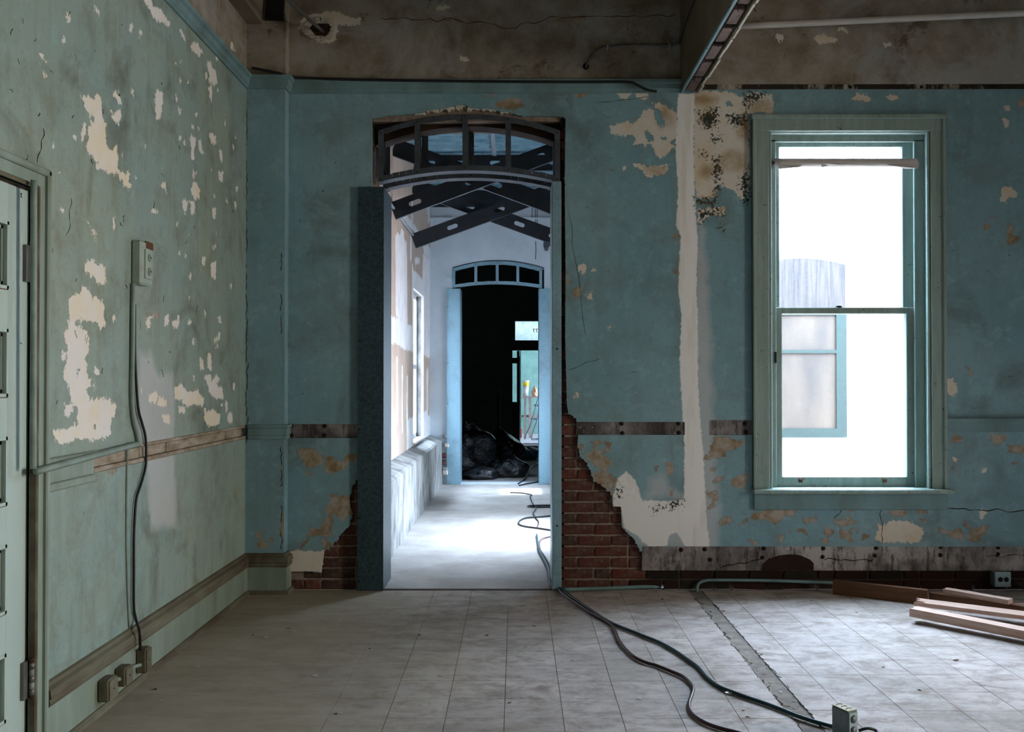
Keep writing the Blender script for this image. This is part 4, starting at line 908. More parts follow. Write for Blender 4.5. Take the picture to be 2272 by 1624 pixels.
tag(tube('raceway', [wl(296, 628), wl(295, 700), wl(294, 800), wl(293, 880), wl(297, 930), wl(304, 960), wl(309, 990)], .010, 'raceway'), 'painted metal raceway running down from the socket box to the stripped rail', 'raceway')
tag(tube('wall_cable', [wl(299, 676), wl(299, 720), wl(300, 800), wl(306, 900), wl(314, 935), wl(322, 965), wl(324.5, 1000), wl(323, 1035), wl(314, 1070), wl(303, 1105), wl(299, 1150), wl(297, 1200), wl(297, 1270), wl(297, 1345), wl(302, 1375), wl(309, 1398, .05), wl(311, 1420, .055), wl(311, 1442, .045)], .0062, 'cable_black'), 'loose black cable hanging down the left wall to the lowest junction box', 'cable')
tag(tube('painted_wire', [wl(283, 990, .004), wl(281, 1100, .004), wl(281, 1200, .004), wl(283, 1300, .004), wl(287, 1392, .004)], .005, 'raceway'), 'thin painted-over wire running down the left wall beside the black cable', 'wire')
tag(tube('raceway', [wl(75, 400, .05), wl(74.5, 700, .05), wl(74, 900, .05), wl(74, 1040, .05)], .011, 'raceway'), 'straight painted raceway standing beside the door casing', 'raceway')
a, b = wl(80, 1046, .045), wl(306, 985, .022)
tag(tube('fallen_raceway', [a, a.lerp(b, .5), b], .0125, 'raceway', seg=6), 'detached strip of raceway sloping down across the chair rail', 'raceway')
def jb(px, py, w, h, label, d=.045):
    q = on_x(px, py, XL + .022); t = thing('junction_box', label, 'junction box', (q.x, q.y, q.z - h / 2))
    box('body', q.x, q.x + d, q.y - w / 2, q.y + w / 2, q.z - h / 2, q.z + h / 2, 'trim_dark', t, .006)
    box('cover_plate', q.x + d, q.x + d + .004, q.y - w / 2 + .004, q.y + w / 2 - .004, q.z - h / 2 + .004, q.z + h / 2 - .004, 'trim_dark', t, .002)
    lathe('screw', [(.004, 0), (.003, .002)], (q.x + d + .004, q.y, q.z), 'black', t, 8, 'X'); return q
q1 = jb(307, 1463, .06, .105, 'tall junction box on the baseboard where the black cable ends')
q2 = jb(262, 1498, .075, .075, 'square junction box between its two neighbours on the left baseboard')
q3 = jb(226, 1527, .085, .085, 'low socket box on the left baseboard, farthest from the pilaster')
tag(tube('conduit_link', [q2 + Vector((.02, .03, .005)), (q1 + q2) / 2 + Vector((.02, 0, 0)), q1 + Vector((.02, -.03, -.015))], .009, 'raceway'), 'short conduit joining the tall and the square junction box', 'conduit')
tag(tube('conduit_link', [q3 + Vector((.02, .03, .01)), (q3 + q2) / 2 + Vector((.02, 0, .004)), q2 + Vector((.02, -.03, -.005))], .009, 'raceway'), 'short conduit joining the square junction box to the low socket box', 'conduit')

# ------------------------------------------------------------------ things on the upper wall
hq = on_y(712, 66, YW)
slab('wall_hole', [(hq.x + .062 * math.cos(t) * (1 + .25 * math.sin(3 * t)), hq.z + .048 * math.sin(t) * (1 + .2 * math.cos(2 * t))) for t in np.linspace(0, 2 * math.pi, 18)[:-1]], [], XZ(YW - .003), (0, .004, 0), 'wood_dark', wall_back)
for t in np.linspace(0, 2 * math.pi, 15)[:-1]:
    cx, cz = hq.x + .080 * math.cos(t) * R.uniform(.95, 1.1), hq.z + .062 * math.sin(t) * R.uniform(.95, 1.1)
    slab('plaster_rim', [(cx + R.uniform(.012, .026) * math.cos(u), cz + R.uniform(.010, .02) * math.sin(u)) for u in np.linspace(0, 2 * math.pi, 7)[:-1]], [], XZ(YW - .010), (0, .010, 0), 'plaster_edge', wall_back)
e1 = on_y(640, 0, 5.45)
tag(tube('pipe_rod', [on_y(716, 70, YW - .01), (on_y(716, 70, YW - .01) + e1) / 2, e1, e1 + (e1 - on_y(716, 70, YW - .01)) * .8], .011, 'conduit'), 'thin grey pipe slanting from the ceiling into a broken hole', 'pipe')
def wb(px, py, off=.014): return on_y(px, py, YW - off)
fc = thing('flexible_conduit', 'flexible armoured conduit curving over the brown upper wall to the partition stub', 'conduit', tuple(wb(1300, 148)))
pth = [wb(1300, 148), wb(1307, 132), wb(1322, 114), wb(1342, 105), wb(1370, 102), wb(1410, 100), wb(1450, 100), wb(1485, 101), wb(1505, 96), Vector((1.018, YW - .03, wb(1516, 90).z)), Vector((1.018, YW - .25, wb(1516, 75).z)), Vector((1.018, YW - .9, 3.55)), Vector((1.018, YW - 1.6, 3.9))]
tube('sheath', pth, .0072, 'conduit', fc)
sp = smooth_path(pth[:9], 14)
for p in sp[::2]: lathe('rib', [(.0078, -.0015), (.0088, 0), (.0078, .0015)], p, 'conduit', fc, 8, 'X')
lathe('end_cap', [(.020, -.012), (.020, .004), (.012, .006)], wb(1300, 148, .0), 'black', fc, 12, 'Y')
for x, y_ in ((1348, 104), (1486, 101)): q = wb(x, y_, .024); box('strap', q.x - .006, q.x + .006, q.y, YW, q.z - .014, q.z + .014, 'steel_light', fc, .002)
tag(tube('loose_cable', [Vector((XL + .05, YP - .06, WZ(157, YP))), Vector((-1.55, YP - .05, WZ(160, YP))), Vector((-1.43, YP - .04, WZ(168, YP))), wb(660, 172, .05), wb(760, 176, .05), wb(900, 178.5, .05), wb(1100, 181, .05), wb(1290, 182, .05), wb(1390, 182, .052), wb(1412, 188, .06), wb(1435, 199, .06), wb(1457, 203, .05)], .0085, 'cable_black'), 'long dark cable lying along the top of the green picture rail', 'cable')
pa, pb = on_y(1628, 59, YW - .05), on_y(2290, 28, YW - .05)
pb = pb + (pb - pa) * .4
tag(tube('white_pipe', [pa, (pa + pb) / 2, pb], .020, 'white_pipe', seg=12), 'white pipe sloping along the brown upper wall over the window', 'pipe')

# ------------------------------------------------------------------ steel doorway frames
def arch_frame(name, label, xl, xr_, zs, zp, bs, bp, Y, studs, group=None, tab=True, scale=1.0, depth=.09, mat='steel_frame'):
    """bent track above and below, studs between; Y is the face turned to the camera"""
    t = thing(name, label, 'door frame', ((xl + xr_) / 2, Y, bs), group)
    N = 26; xs = np.linspace(xl, xr_, N + 1); w = .034 * scale
    for nm, a_, b_, sgn in (('top_track', zs, zp, -1), ('bottom_track', bs, bp, 1)):
        V, Fc = [], []
        for x in xs:
            z = arch(x, xl, xr_, a_, b_)
            V += [(x, Y, z), (x, Y + depth, z), (x, Y + depth, z + sgn * .003), (x, Y, z + sgn * .003)]
        for i in range(N):
            for k_ in range(4):
                a, b = i * 4 + k_, i * 4 + (k_ + 1) % 4; Fc.append((a, b, b + 4, a + 4))
        Fc += [(0, 1, 2, 3), tuple(N * 4 + k_ for k_ in (3, 2, 1, 0))]
        tr = mesh(nm, V, Fc, mat, t)
        for i in range(N):
            xa, xb = xs[i] + .0008, xs[i + 1] - .0008; za, zb = arch(xa, xl, xr_, a_, b_), arch(xb, xl, xr_, a_, b_)
            j = R.uniform(-.002, .002)
            for yy in (Y - .0012,) + ((Y + depth,) if tab else ()):
                slab('flange_tab', [(xa, za), (xb, zb), (xb, zb + sgn * w + j), (xa, za + sgn * w + j)], [], XZ(yy + R.uniform(-.001, .001)), (0, .0012, 0), mat, tr)
    for f_ in studs:
        x = xl + f_ * (xr_ - xl)
        xa = min(max(x - w / 2, xl), xr_ - w)
        za, zb = arch(x, xl, xr_, bs, bp) + .002, arch(x, xl, xr_, zs, zp) - .004
        s_ = empty('stud', (x, Y, za)); s_.parent = t; s_.matrix_parent_inverse = Matrix.Translation(-base_of(t))
        box('flange', xa, xa + w, Y - .003, Y, za, zb, mat, s_); box('web', xa, xa + .002, Y, Y + depth, za, zb, mat, s_); box('flange', xa, xa + w, Y + depth - .002, Y + depth, za, zb, mat, s_)
        for zq in (za + .014, zb - .012): lathe('screw', [(.005, -.003), (.004, 0)], (xa + w / 2, Y - .003, zq), 'black', s_, 8, 'Y')
    return t
ST = (0.0, 0.215, 0.478, 0.715, 1.0)
arch_frame('arched_transom_frame', 'dark steel arched transom frame at the near face of the first doorway', -0.864, 0.276, 2.868, 2.972, 2.545, 2.618, 5.982, ST)
arch_frame('arched_transom_frame', 'second dark steel arched frame at the rear face of the first doorway', -0.864, 0.276, 2.868, 2.972, 2.545, 2.618, 6.205, (0.0, 0.235, 0.50, 1.0))
def jamb(name, label, xo, xi, yf, yb, zt_, mat='steel', screws=()):
    t = thing(name, label, 'door jamb', ((xo + xi) / 2, yf, 0))
    s_ = 1 if xi > xo else -1
    box('face_plate', min(xo, xi), max(xo, xi), yf, yf + .0025, 0.002, zt_, mat, t)
    box('return_plate', min(xi, xi - s_ * .0025), max(xi, xi - s_ * .0025), yf, yb, 0.002, zt_, mat, t)
    box('rear_lip', min(xi, xi - s_ * .05), max(xi, xi - s_ * .05), yb - .0025, yb, 0.002, zt_, mat, t)
    for x, z in screws: lathe('screw', [(.006, -.003), (.005, 0)], (x, yf, z), 'black', t, 8, 'Y')
    return t
jamb('steel_jamb', 'wide galvanised steel jamb plate on the left side of the first doorway', -0.983, -0.823, 5.942, 6.31, 2.508, 'steel_worn', screws=[(-.97, z) for z in (.06, .45, 1.0, 1.55, 2.1, 2.4)])
jamb('steel_jamb', 'narrow galvanised steel jamb beside the broken bricks of the first doorway', 0.283, 0.225, 5.965, 6.31, 2.545, screws=[(.255, .4), (.255, 1.5)])
# ------------------------------------------------------------------ second room (bright, steel deck overhead)
X2L, X2R, Y2 = -1.07, 0.57, 11.9
ZD = 3.68
def hole_wall(name, outer, holes, fn, d, mat, label=None): return struct(slab(name, outer, holes, fn, d, mat), label)
struct(box('floor_second', -1.4, .80, YB, 12.25, -0.12, -0.001, 'concrete'), 'pale dusty concrete floor of the second room')
box_th = struct(box('trim_threshold', DOOR[0], DOOR[1], YB - .03, YB + .005, -0.02, 0.003, 'wood_dark'), 'worn dark threshold line across the doorway')
WY0, WY1, WZ0, WZ1 = 9.97, 11.09, 0.64, 2.26
W2 = struct(box('wall_second_core', -1.38, -1.20, YR, Y2 + .1, -0.05, .5, 'ledge'))
wl2 = struct(empty('wall_second_left'), 'drywall on the left of the second room, tan board with white filler')
D_white = reg(840, 440, 5.076, [
    [(190,400),(235,410),(260,340),(285,370),(290,460),(318,490),(322,1100),(326,1420),(195,1330)], [(355,420),(375,410),(372,700),(355,690)],
    [(405,680),(440,655),(462,690),(460,735),(415,745)], [(375,710),(390,800),(440,850),(490,910),(495,860),(500,620),(560,680),(600,680),(600,1624),(375,1624),(375,1440)],
    [(215,160),(290,150),(420,320),(460,400),(420,400),(300,260)], [(370,0),(385,0),(385,300),(365,300)], [(540,0),(570,0),(580,250),(560,300)], [(500,540),(560,520),(600,620),(590,690),(520,640)],
    [(130,1320),(380,1440),(380,1624),(130,1624)], [(290,0),(350,0),(300,40)]])
D_white += reg(840, 740, 4.51, [[(130,-20),(340,-20),(345,180),(240,150),(170,95),(130,110)], [(175,230),(192,240),(195,900),(180,880)], [(232,320),(242,320),(243,1000),(232,990)], [(280,420),(290,420),(292,930),(280,930)],
    [(280,880),(360,820),(360,1130),(280,1180)], [(440,-20),(540,-20),(535,200),(500,250),(455,210)], [(480,350),(495,350),(492,820),(480,800)], [(515,330),(525,330),(522,850),(512,840)], [(440,800),(470,780),(535,860),(535,1010),(440,1080)], [(130,1050),(200,1060),(200,1180),(130,1240)]])
def toD(polys): return [[(lambda q: (q.y, q.z))(on_x(x, y, X2L)) for x, y in p] for p in polys]
us = axis_pts(YR, Y2 + .02, 0.03, [WY0, WY1]); vs = axis_pts(0.4, 3.9, 0.03, [WZ0, WZ1])
plaster_wall('drywall', us, vs, YZ(X2L), [rect(WY0, WY1, WZ0, WZ1)], (-0.03, 0, 0), 'drywall', {'white': (toD(D_white), ())}, wl2, 0.03)
slab('wall_backing', rect(YR, Y2 + .1, .4, 3.9), [rect(WY0, WY1, WZ0, WZ1)], YZ(X2L - .03), (-.22, 0, 0), 'ledge', wl2)
w5 = struct(empty('window_5', (X2L, 10.5, WZ0)), 'bright window in the left wall of the second room')
for a, b, c_, d_ in ((WY0, WY0 + .05, WZ0, WZ1), (WY1 - .05, WY1, WZ0, WZ1), (WY0, WY1, WZ1 - .05, WZ1), (WY0, WY1, WZ0, WZ0 + .05), (WY0 + .05, WY1 - .05, 1.42, 1.47)): box('frame_bar', X2L - .14, X2L - .08, a, b, c_, d_, 'white_plastic', w5)
box('glass_pane', X2L - .112, X2L - .108, WY0 + .05, WY1 - .05, WZ0 + .05, WZ1 - .05, 'glass', w5)
box('sill_strip', X2L - .08, X2L + .02, WY0, WY1, WZ0 - .02, WZ0 + .002, 'white_plastic', w5)
# rendered ledge along that wall, in two lengths
lg = struct(empty('wall_second_ledge'), 'rough grey cement ledge along the left of the second room')
for ya, yb in ((YR + .02, 8.40), (8.405, Y2 - .02)):
    n = 30; V, Fc = [], []
    for i in range(n + 1):
        y_ = ya + (yb - ya) * i / n; j = [0, R.uniform(-.002, .002), 0]
        V += [(-0.915 + j[0], y_, 0), (-0.915 + j[0], y_, .545 + j[1]), (-0.935, y_, .562 + j[1]), (X2L + .001, y_, .612 + j[2]), (X2L + .001, y_, 0)]
    for i in range(n):
        for k_ in range(5):
            a, b = i * 5 + k_, i * 5 + (k_ + 1) % 5; Fc.append((a, b, b + 5, a + 5))
    Fc += [(0, 1, 2, 3, 4), tuple(n * 5 + k_ for k_ in (4, 3, 2, 1, 0))]
    mesh('ledge_length', V, Fc, 'ledge', lg)
for i in range(9):
    x, z = -.93 + R.uniform(0, .07), R.uniform(.1, .6); s_ = R.uniform(.02, .04)
    box('rubble_lump', x - s_, x + s_, Y2 - .03 - s_, Y2 - .005, z - s_, z + s_ * .8, R.choice(['plaster_edge', 'ledge', 'brick']), lg, s_ * .4)
# right-hand wall with two large openings onto the courtyard
hole_wall('wall_second_right', rect(YR, Y2 + .1, -0.05, 3.9), [rect(7.5, 8.9, .3, 1.9), rect(10.9, 11.5, .5, 1.6)], YZ(X2R), (.18, 0, 0), 'plaster_far')
portal((X2R + .19, 8.2, 1.1), (-1, 0, 0), 1.4, 1.6); portal((X2R + .19, 11.2, 1.05), (-1, 0, 0), .6, 1.1); portal((X2L - .25, 10.53, 1.45), (1, 0, 0), 1.12, 1.62)
# far wall with the second doorway
D2 = (-0.78, 0.34, 2.72)
xs_ = np.linspace(D2[0] - .012, D2[1] + .012, 15)
top = [(x, arch(x, -.80, .36, 2.69, 2.785)) for x in xs_]
wf = hole_wall('wall_second_far', rect(-1.36, .76, -0.05, 3.9), [[(D2[0] - .012, 0.0), (D2[1] + .012, 0.0)] + top[::-1]], XZ(Y2), (0, .30, 0), 'plaster_far', 'pale plaster wall with the second arched doorway')
struct(box('trim_5', X2L, X2R, Y2 - .018, Y2, 3.295, 3.315, 'plaster_far'), 'thin ledge line across the pale far wall')
for (x, y0_, y1_) in ((1180, 455, 482), (1187, 458, 510), (1191, 462, 505), (1188, 535, 575)):
    tube('drip_stain', [on_y(x, y0_, Y2 - .001), on_y(x + 1, (y0_ + y1_) / 2, Y2 - .001), on_y(x, y1_, Y2 - .001)], .004, 'black', wf, 5)
arch_frame('arched_transom_frame', 'blue-lit steel arched transom frame over the second, farther doorway', -0.794, 0.324, 2.675, 2.768, 2.438, 2.487, Y2 - .012, (0.0, 0.262, 0.50, 0.73, 1.0), mat='steel')
jamb('steel_jamb', 'galvanised jamb plate on the left side of the second, farther doorway', -0.858, -0.690, Y2 - .03, 12.21, 2.425, screws=[(-.845, z) for z in (.5, 1.0, 1.5, 2.2)])
jamb('steel_jamb', 'galvanised jamb plate on the right side of the second, farther doorway', 0.437, 0.282, Y2 - .03, 12.21, 2.425)
# corrugated steel deck and framing
V, Fc = [], []; n = 0; y_ = YR - .02
prof = [(0, 0), (.045, 0), (.065, .04), (.11, .04), (.13, 0)]
row = []
while y_ < Y2 + .1:
    for a, b in prof[:-1]: row.append((y_ + a, ZD + b))
    y_ += .13
for yy, zz_ in row: V += [(-1.4, yy, zz_), (.8, yy, zz_)]
Fc = [(2 * i, 2 * i + 1, 2 * i + 3, 2 * i + 2) for i in range(len(row) - 1)]
struct(mesh('ceiling_deck', V, Fc, 'deck'), 'blue-grey corrugated steel roof deck over the second room')
struct(box('roof_second', -1.45, .85, YR, Y2 + .35, ZD + .06, ZD + .2, 'concrete'))
def member(name, label, p0, p1, Y, h, slots, cat='steel brace'):
    p0, p1 = Vector((p0[0], 0, p0[1])), Vector((p1[0], 0, p1[1])); d_ = (p1 - p0); L = d_.length; d_.normalize(); nrm = Vector((-d_.z, 0, d_.x))
    t = thing(name, label, cat, (p0.x, Y, p0.z))
    fn = lambda u, v: tuple(p0 + d_ * u + nrm * v + Vector((0, Y, 0)))
    hs = []
    for s_ in slots:
        u0 = s_ * L; r_ = .021; st = [(u0 + .035 + r_ * math.cos(t_), r_ * math.sin(t_)) for t_ in np.linspace(-math.pi / 2, math.pi / 2, 7)] + [(u0 - .035 - r_ * math.cos(t_), -r_ * math.sin(t_)) for t_ in np.linspace(-math.pi / 2, math.pi / 2, 7)]
        hs.append(st)
    slab('web', rect(0, L, -h / 2, h / 2), hs, fn, (0, .003, 0), 'steel_dark', t)
    for v in (-h / 2, h / 2 - .003): slab('flange', rect(0, L, v, v + .003), [], fn, (0, .042, 0), 'steel_frame', t)
member('channel_brace', 'near dark steel channel rising from left to right under the deck', (-1.06, 2.752), (.55, 3.348), 8.20, .15, (.12, .42, .78))
member('channel_brace', 'near dark steel channel rising from right to left under the deck', (.55, 2.728), (-1.06, 3.324), 8.28, .15, (.12, .45, .78))
member('channel_brace', 'farther dark steel channel rising from left to right, with its end at the drywall', (-1.05, 2.715), (.55, 3.297), 9.76, .15, (.25, .55, .85))
member('channel_brace', 'farther dark steel channel rising from right to left behind its twin', (.55, 2.712), (-1.06, 3.30), 9.84, .15, (.1, .32, .64))
member('ceiling_joist', 'dark slotted steel joist crossing flat under the deck', (-1.06, 3.56), (.56, 3.56), 9.95, .16, (.1, .3, .52, .74, .9), 'joist')
member('ceiling_joist', 'dark steel joist lying close to the pale far wall', (-1.06, 3.50), (.56, 3.50), 11.62, .20, (), 'joist')
member('ceiling_joist', 'dark slotted steel joist nearest the first doorway', (-1.06, 3.58), (.56, 3.58), 7.2, .14, (.3, .6), 'joist')
tag(box('deck_strut', -.245, -.205, 8.9, 9.95, ZD - .05, ZD - .003, 'steel_light'), 'pale steel strut running lengthwise under the deck', 'strut')
tag(tube('wall_track', [(X2L + .02, YR + .1, 2.775), (X2L + .02, 8.2, 2.775), (X2L + .02, 9.74, 2.775)], .013, 'steel_light', seg=6), 'thin steel track along the drywall carrying the braces', 'track')
q = on_y(1212, 550, 9.8); cl = thing('pipe_clamp', 'small steel clamp under the right end of the farther brace', 'clamp', tuple(q))
lathe('cup', [(.03, .02), (.022, -.01), (.016, -.03)], q, 'steel_frame', cl, 10); box('plate', q.x - .03, q.x + .06, 9.77, 9.79, q.z + .015, q.z + .06, 'steel_frame', cl)

# ------------------------------------------------------------------ third room (dark) and the door at its end
Y3 = 17.0
struct(box('floor_third', -3.1, 2.6, 12.2, Y3 + .2, -0.12, -0.0005, 'concrete'), 'shadowy concrete floor of the third room')
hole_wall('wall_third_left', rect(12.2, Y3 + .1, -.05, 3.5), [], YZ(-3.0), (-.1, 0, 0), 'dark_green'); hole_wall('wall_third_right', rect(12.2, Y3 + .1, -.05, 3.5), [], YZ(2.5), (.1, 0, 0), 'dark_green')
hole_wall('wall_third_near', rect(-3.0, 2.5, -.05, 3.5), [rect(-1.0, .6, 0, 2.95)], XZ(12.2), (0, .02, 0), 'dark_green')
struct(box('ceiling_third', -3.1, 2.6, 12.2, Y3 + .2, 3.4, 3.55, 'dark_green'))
def x3(px): return WX(px, Y3)
def z3(py): return WZ(py, Y3)
dx0, dx1 = x3(1137), .95
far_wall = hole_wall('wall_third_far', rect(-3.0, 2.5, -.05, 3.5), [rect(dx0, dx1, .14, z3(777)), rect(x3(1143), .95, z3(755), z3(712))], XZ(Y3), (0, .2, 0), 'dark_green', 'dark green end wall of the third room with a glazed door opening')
struct(box('trim_6', -3.0, dx0 - .1, Y3 - .03, Y3, z3(905), z3(890), 'dark_green'), 'dark chair rail along the end wall of the third room')
d3 = struct(empty('door_3', (.02, Y3, .14)), 'open door leaf seen edge-on at the end of the rooms')
box('leaf', x3(1147), x3(1152), Y3 + .02, Y3 + .85, .15, z3(777) - .01, 'wood_dark', d3)
box('white_face', x3(1152) + .001, x3(1152) + .02, Y3 + .02, Y3 + .85, .15, z3(790), 'white_step', d3)
for zq in (z3(800), z3(898)): box('hinge', dx0, x3(1148), Y3 + .01, Y3 + .05, zq - .05, zq + .05, 'black', d3)
box('lower_panel', dx0, x3(1147), Y3 + .03, Y3 + .06, .14, z3(900), 'black', d3)
w6 = struct(empty('window_6', (.4, Y3, z3(755))), 'bright transom light with reversed numerals over the far door')
box('glass_pane', x3(1143), .95, Y3 + .09, Y3 + .095, z3(755), z3(712), 'frosted', w6)
for px in (1185.2, 1191.6):     # the numerals read reversed from this side
    cx, cz = x3(px), z3(733); a = x3(px + 2.3) - cx
    slab('numeral_seven', [(cx - a, cz + .034), (cx + a, cz + .034), (cx + a, cz + .022), (cx - a * .35, cz + .022), (cx + a * .5, cz - .034), (cx - a * .1, cz - .034), (cx - a, cz + .012)], [], XZ(Y3 + .080), (0, .004, 0), 'glyph', w6)
struct(box('step_1', dx0 - .02, .97, Y3 - .32, Y3 + .22, 0, .14, 'white_step'), 'whitish doorstep under the far door')
# black bin bags
def bag(name, label, x, y, w, d_, h, seed, mat='bag', lean=0.0, group=None):
    bm = bmesh.new(); bmesh.ops.create_icosphere(bm, subdivisions=4, radius=1.0); rr = random.Random(seed)
    ph = [(Vector((rr.gauss(0, 1), rr.gauss(0, 1), rr.gauss(0, 1))).normalized(), rr.uniform(3, 9), rr.uniform(0, 6), rr.uniform(.015, .06)) for _ in range(14)]
    for v in bm.verts:
        n = v.co.normalized(); k_ = 1 + sum(a * math.sin(f_ * n.dot(u) + p) for u, f_, p, a in ph)
        z = n.z * k_
        top = max(0, z) ; pinch = 1 - .55 * top ** 3
        z = max(z, -.62)
        v.co = Vector((n.x * k_ * pinch * w / 2 + lean * top * w * .4, n.y * k_ * pinch * d_ / 2, (z + .62) / 1.62 * h))
    me = bpy.data.meshes.new(name); bm.to_mesh(me); bm.free(); me.materials.append(M[mat]); me.polygons.foreach_set('use_smooth', [True] * len(me.polygons))
    o = link(name, me); o.location = (x, y, 0); return tag(o, label, 'bag', group)
bag('bin_bag', 'largest shiny black bin bag just inside the second doorway', WX(1050, 13.3), 13.35, .72, .6, .68, 3, lean=-.3)
bag('bin_bag', 'black bin bag behind the largest one, sagging towards the far door', WX(1112, 14.1), 14.1, .66, .6, .58, 5, lean=-.2)
bag('bin_bag', 'small low black bin bag with bright highlights in front of the others', WX(1128, 12.75), 12.75, .46, .36, .28, 8, lean=.2)
bag('bin_bag', 'flattened black bin bag lying nearest the second doorway', WX(1062, 12.5), 12.5, .50, .34, .18, 11, lean=.2)
bag('plastic_sack', 'crumpled pale blue plastic sack in front of the far step', WX(1168, 15.6), 15.6, .44, .4, .20, 14, 'plastic')
tag(box('dark_post', WX(1102, 15.5), WX(1110, 15.5), 15.45, 15.55, 0, 1.13, 'black'), 'dark upright post standing in the gloom behind the bags', 'post')

# ------------------------------------------------------------------ fourth room seen through the far door
Y4 = 20.2
struct(box('floor_fourth', -1.0, 3.2, Y3 + .2, Y4, -.05, .14, 'white_step')); struct(box('ceiling_fourth', -1.0, 3.2, Y3 + .2, Y4 + .1, 3.3, 3.4, 'white_step'))
struct(box('wall_fourth_far', -1.0, 3.2, Y4, Y4 + .1, 0, 3.4, 'far_green'), 'lit green wall behind the workbench'); struct(box('wall_fourth_left', -1.1, -1.0, Y3 + .2, Y4 + .1, 0, 3.4, 'white_step')); struct(box('wall_fourth_right', 3.0, 3.1, Y3 + .2, Y4 + .1, 0, 3.4, 'white_step'))
struct(box('trim_7', WX(1156, 20.1), WX(1160, 20.1), Y4 - .06, Y4, .14, 3.3, 'far_green'))
YT = 19.0
def tx(px): return WX(px, YT)
def tz(py): return WZ(py, YT)
tb = thing('workbench', 'pinkish workbench against the lit green wall beyond the far door', 'table', (.35, YT, .14))
box('table_top', tx(1155), tx(1155) + 1.1, YT - .3, YT + .5, tz(879) - .03, tz(879), 'table', tb); box('rail', tx(1157), tx(1155) + 1.05, YT - .2, YT - .16, tz(925), tz(920), 'table', tb)
for px in (1162, 1173): box('leg', tx(px), tx(px + 5), YT - .25, YT - .19, .14, tz(879) - .03, 'table', tb)
box('leg', tx(1155) + 1.0, tx(1155) + 1.06, YT - .25, YT - .19, .14, tz(879) - .03, 'table', tb)
def bucket(name, label, px, pz, w, h, mat, lid=None):
    q = (tx(px), YT - .1, pz); t = thing(name, label, 'bucket', q)
    lathe('body', [(w * .42, 0), (w * .5, h * .95)], q, mat, t, 18); lathe('rim', [(w * .5, h * .9), (w * .54, h * .92), (w * .54, h), (w * .47, h)], q, 'white_plastic', t, 18)
    if lid: lathe('label_band', [(w * .445, h * .25), (w * .505, h * .8)], (q[0], q[1] - .003, q[2]), lid, t, 18)
zt0 = tz(879); hb = tz(861) - tz(879)
bucket('plastic_bucket', 'lower white plastic bucket on the workbench', 1166, zt0, .125, hb, 'white_plastic')
bucket('plastic_bucket', 'upper bucket with a yellow label, stacked on the white one', 1167, zt0 + hb, .125, tz(844) - tz(861), 'white_plastic', 'yellow')
o = bag('paper_bag', 'crumpled orange paper bag on the workbench beside the buckets', tx(1186), YT - .1, .115, .12, .20, 21, 'orange'); o.location.z = zt0
bucket('pail', 'small pink pail on the floor below the workbench', 1153, .14, .10, .20, 'pink')
st = thing('step_stool', 'grey tube-framed folding step stool in front of the workbench', 'step stool', (tx(1188), 18.4, .14))
YS = 18.4
YS = 18.1
def ts(px, py, dy=0): return on_y(px, py, YS + dy)
for dy in (0, .32):
    tube('front_leg', [ts(1195, 878, dy), ts(1186, 912, dy), ts(1176, 945, dy), ts(1168, 962, dy), Vector((ts(1164, 962, dy).x, YS + dy, .155))], .012, 'tube', st, 6)
    tube('back_leg', [ts(1199, 900, dy), ts(1192, 930, dy), ts(1184, 955, dy), Vector((ts(1180, 966, dy).x, YS + dy, .155)), Vector((ts(1200, 966, dy).x, YS + dy, .155))], .012, 'tube', st, 6)
a, b = ts(1178, 930), ts(1196, 928); box('tread', a.x, b.x, YS, YS + .32, a.z - .012, a.z + .012, 'tube', st)
a, b = ts(1186, 905), ts(1202, 880); box('seat', a.x, b.x, YS, YS + .32, a.z + .03, a.z + .06, 'tube', st)

# ------------------------------------------------------------------ courtyard outside the sash window
struct(box('ground_courtyard', .75, 8.5, YR - .05, 12.5, -.2, -.02, 'ext_ground'), 'sunlit courtyard paving'); YE = 12.4
struct(box('ground_outside', -3.6, -1.38, 4, 16, -.2, -.02, 'ext_ground'))
struct(box('sky_screen_side', 8.5, 8.8, YR, 12.7, -.1, 4.4, 'ext_wall')); struct(box('sky_screen_left', -3.9, -3.6, 4, 16, -.1, 4.2, 'ext_wall'))  # unseen walls added to hold low sky light back from the second room
def ex(px): return WX(px, YE)
def ez(py): return WZ(py, YE)
ew = struct(slab('wall_courtyard', rect(.77, 8.5, -.1, 4.4), [], XZ(YE), (0, .3, 0), 'ext_wall'), 'blazing white wall across the courtyard')
struct(box('trim_8', .77, 8.5, YE - .05, YE, ez(489), ez(484), 'ext_wall'), 'thin string course across the courtyard wall'); struct(box('trim_9', .77, 8.5, YE - .03, YE, .48, .52, 'ext_wall'))
w7 = struct(empty('window_7', (3.7, YE, .55)), 'blurred teal-framed window in the courtyard wall')
wx0, wx1 = ex(1722) - .25, ex(1875)
top = [(x, arch(x, wx0, wx1, ez(588), ez(574))) for x in np.linspace(wx0, wx1, 13)]
slab('arched_panel', [(wx1, ez(690)), (wx0, ez(690))] + top, [], XZ(YE - .03), (0, .04, 0), 'ext_arch', w7)
for a, b, c_, d_ in ((ex(1852), wx1, ez(970), ez(690)), (wx0, ex(1730) - .22, ez(970), ez(690)), (ex(1730) - .22, ex(1852), ez(970), ez(950)), (ex(1730) - .22, ex(1852), ez(784), ez(777)), (ex(1730) - .22, ex(1852), ez(700), ez(690))): box('frame_bar', a, b, YE - .07, YE, c_, d_, 'ext_frame', w7)
box('glass_pane', ex(1730) - .22, ex(1852), YE - .04, YE - .035, ez(950), ez(700), 'ext_pane', w7)
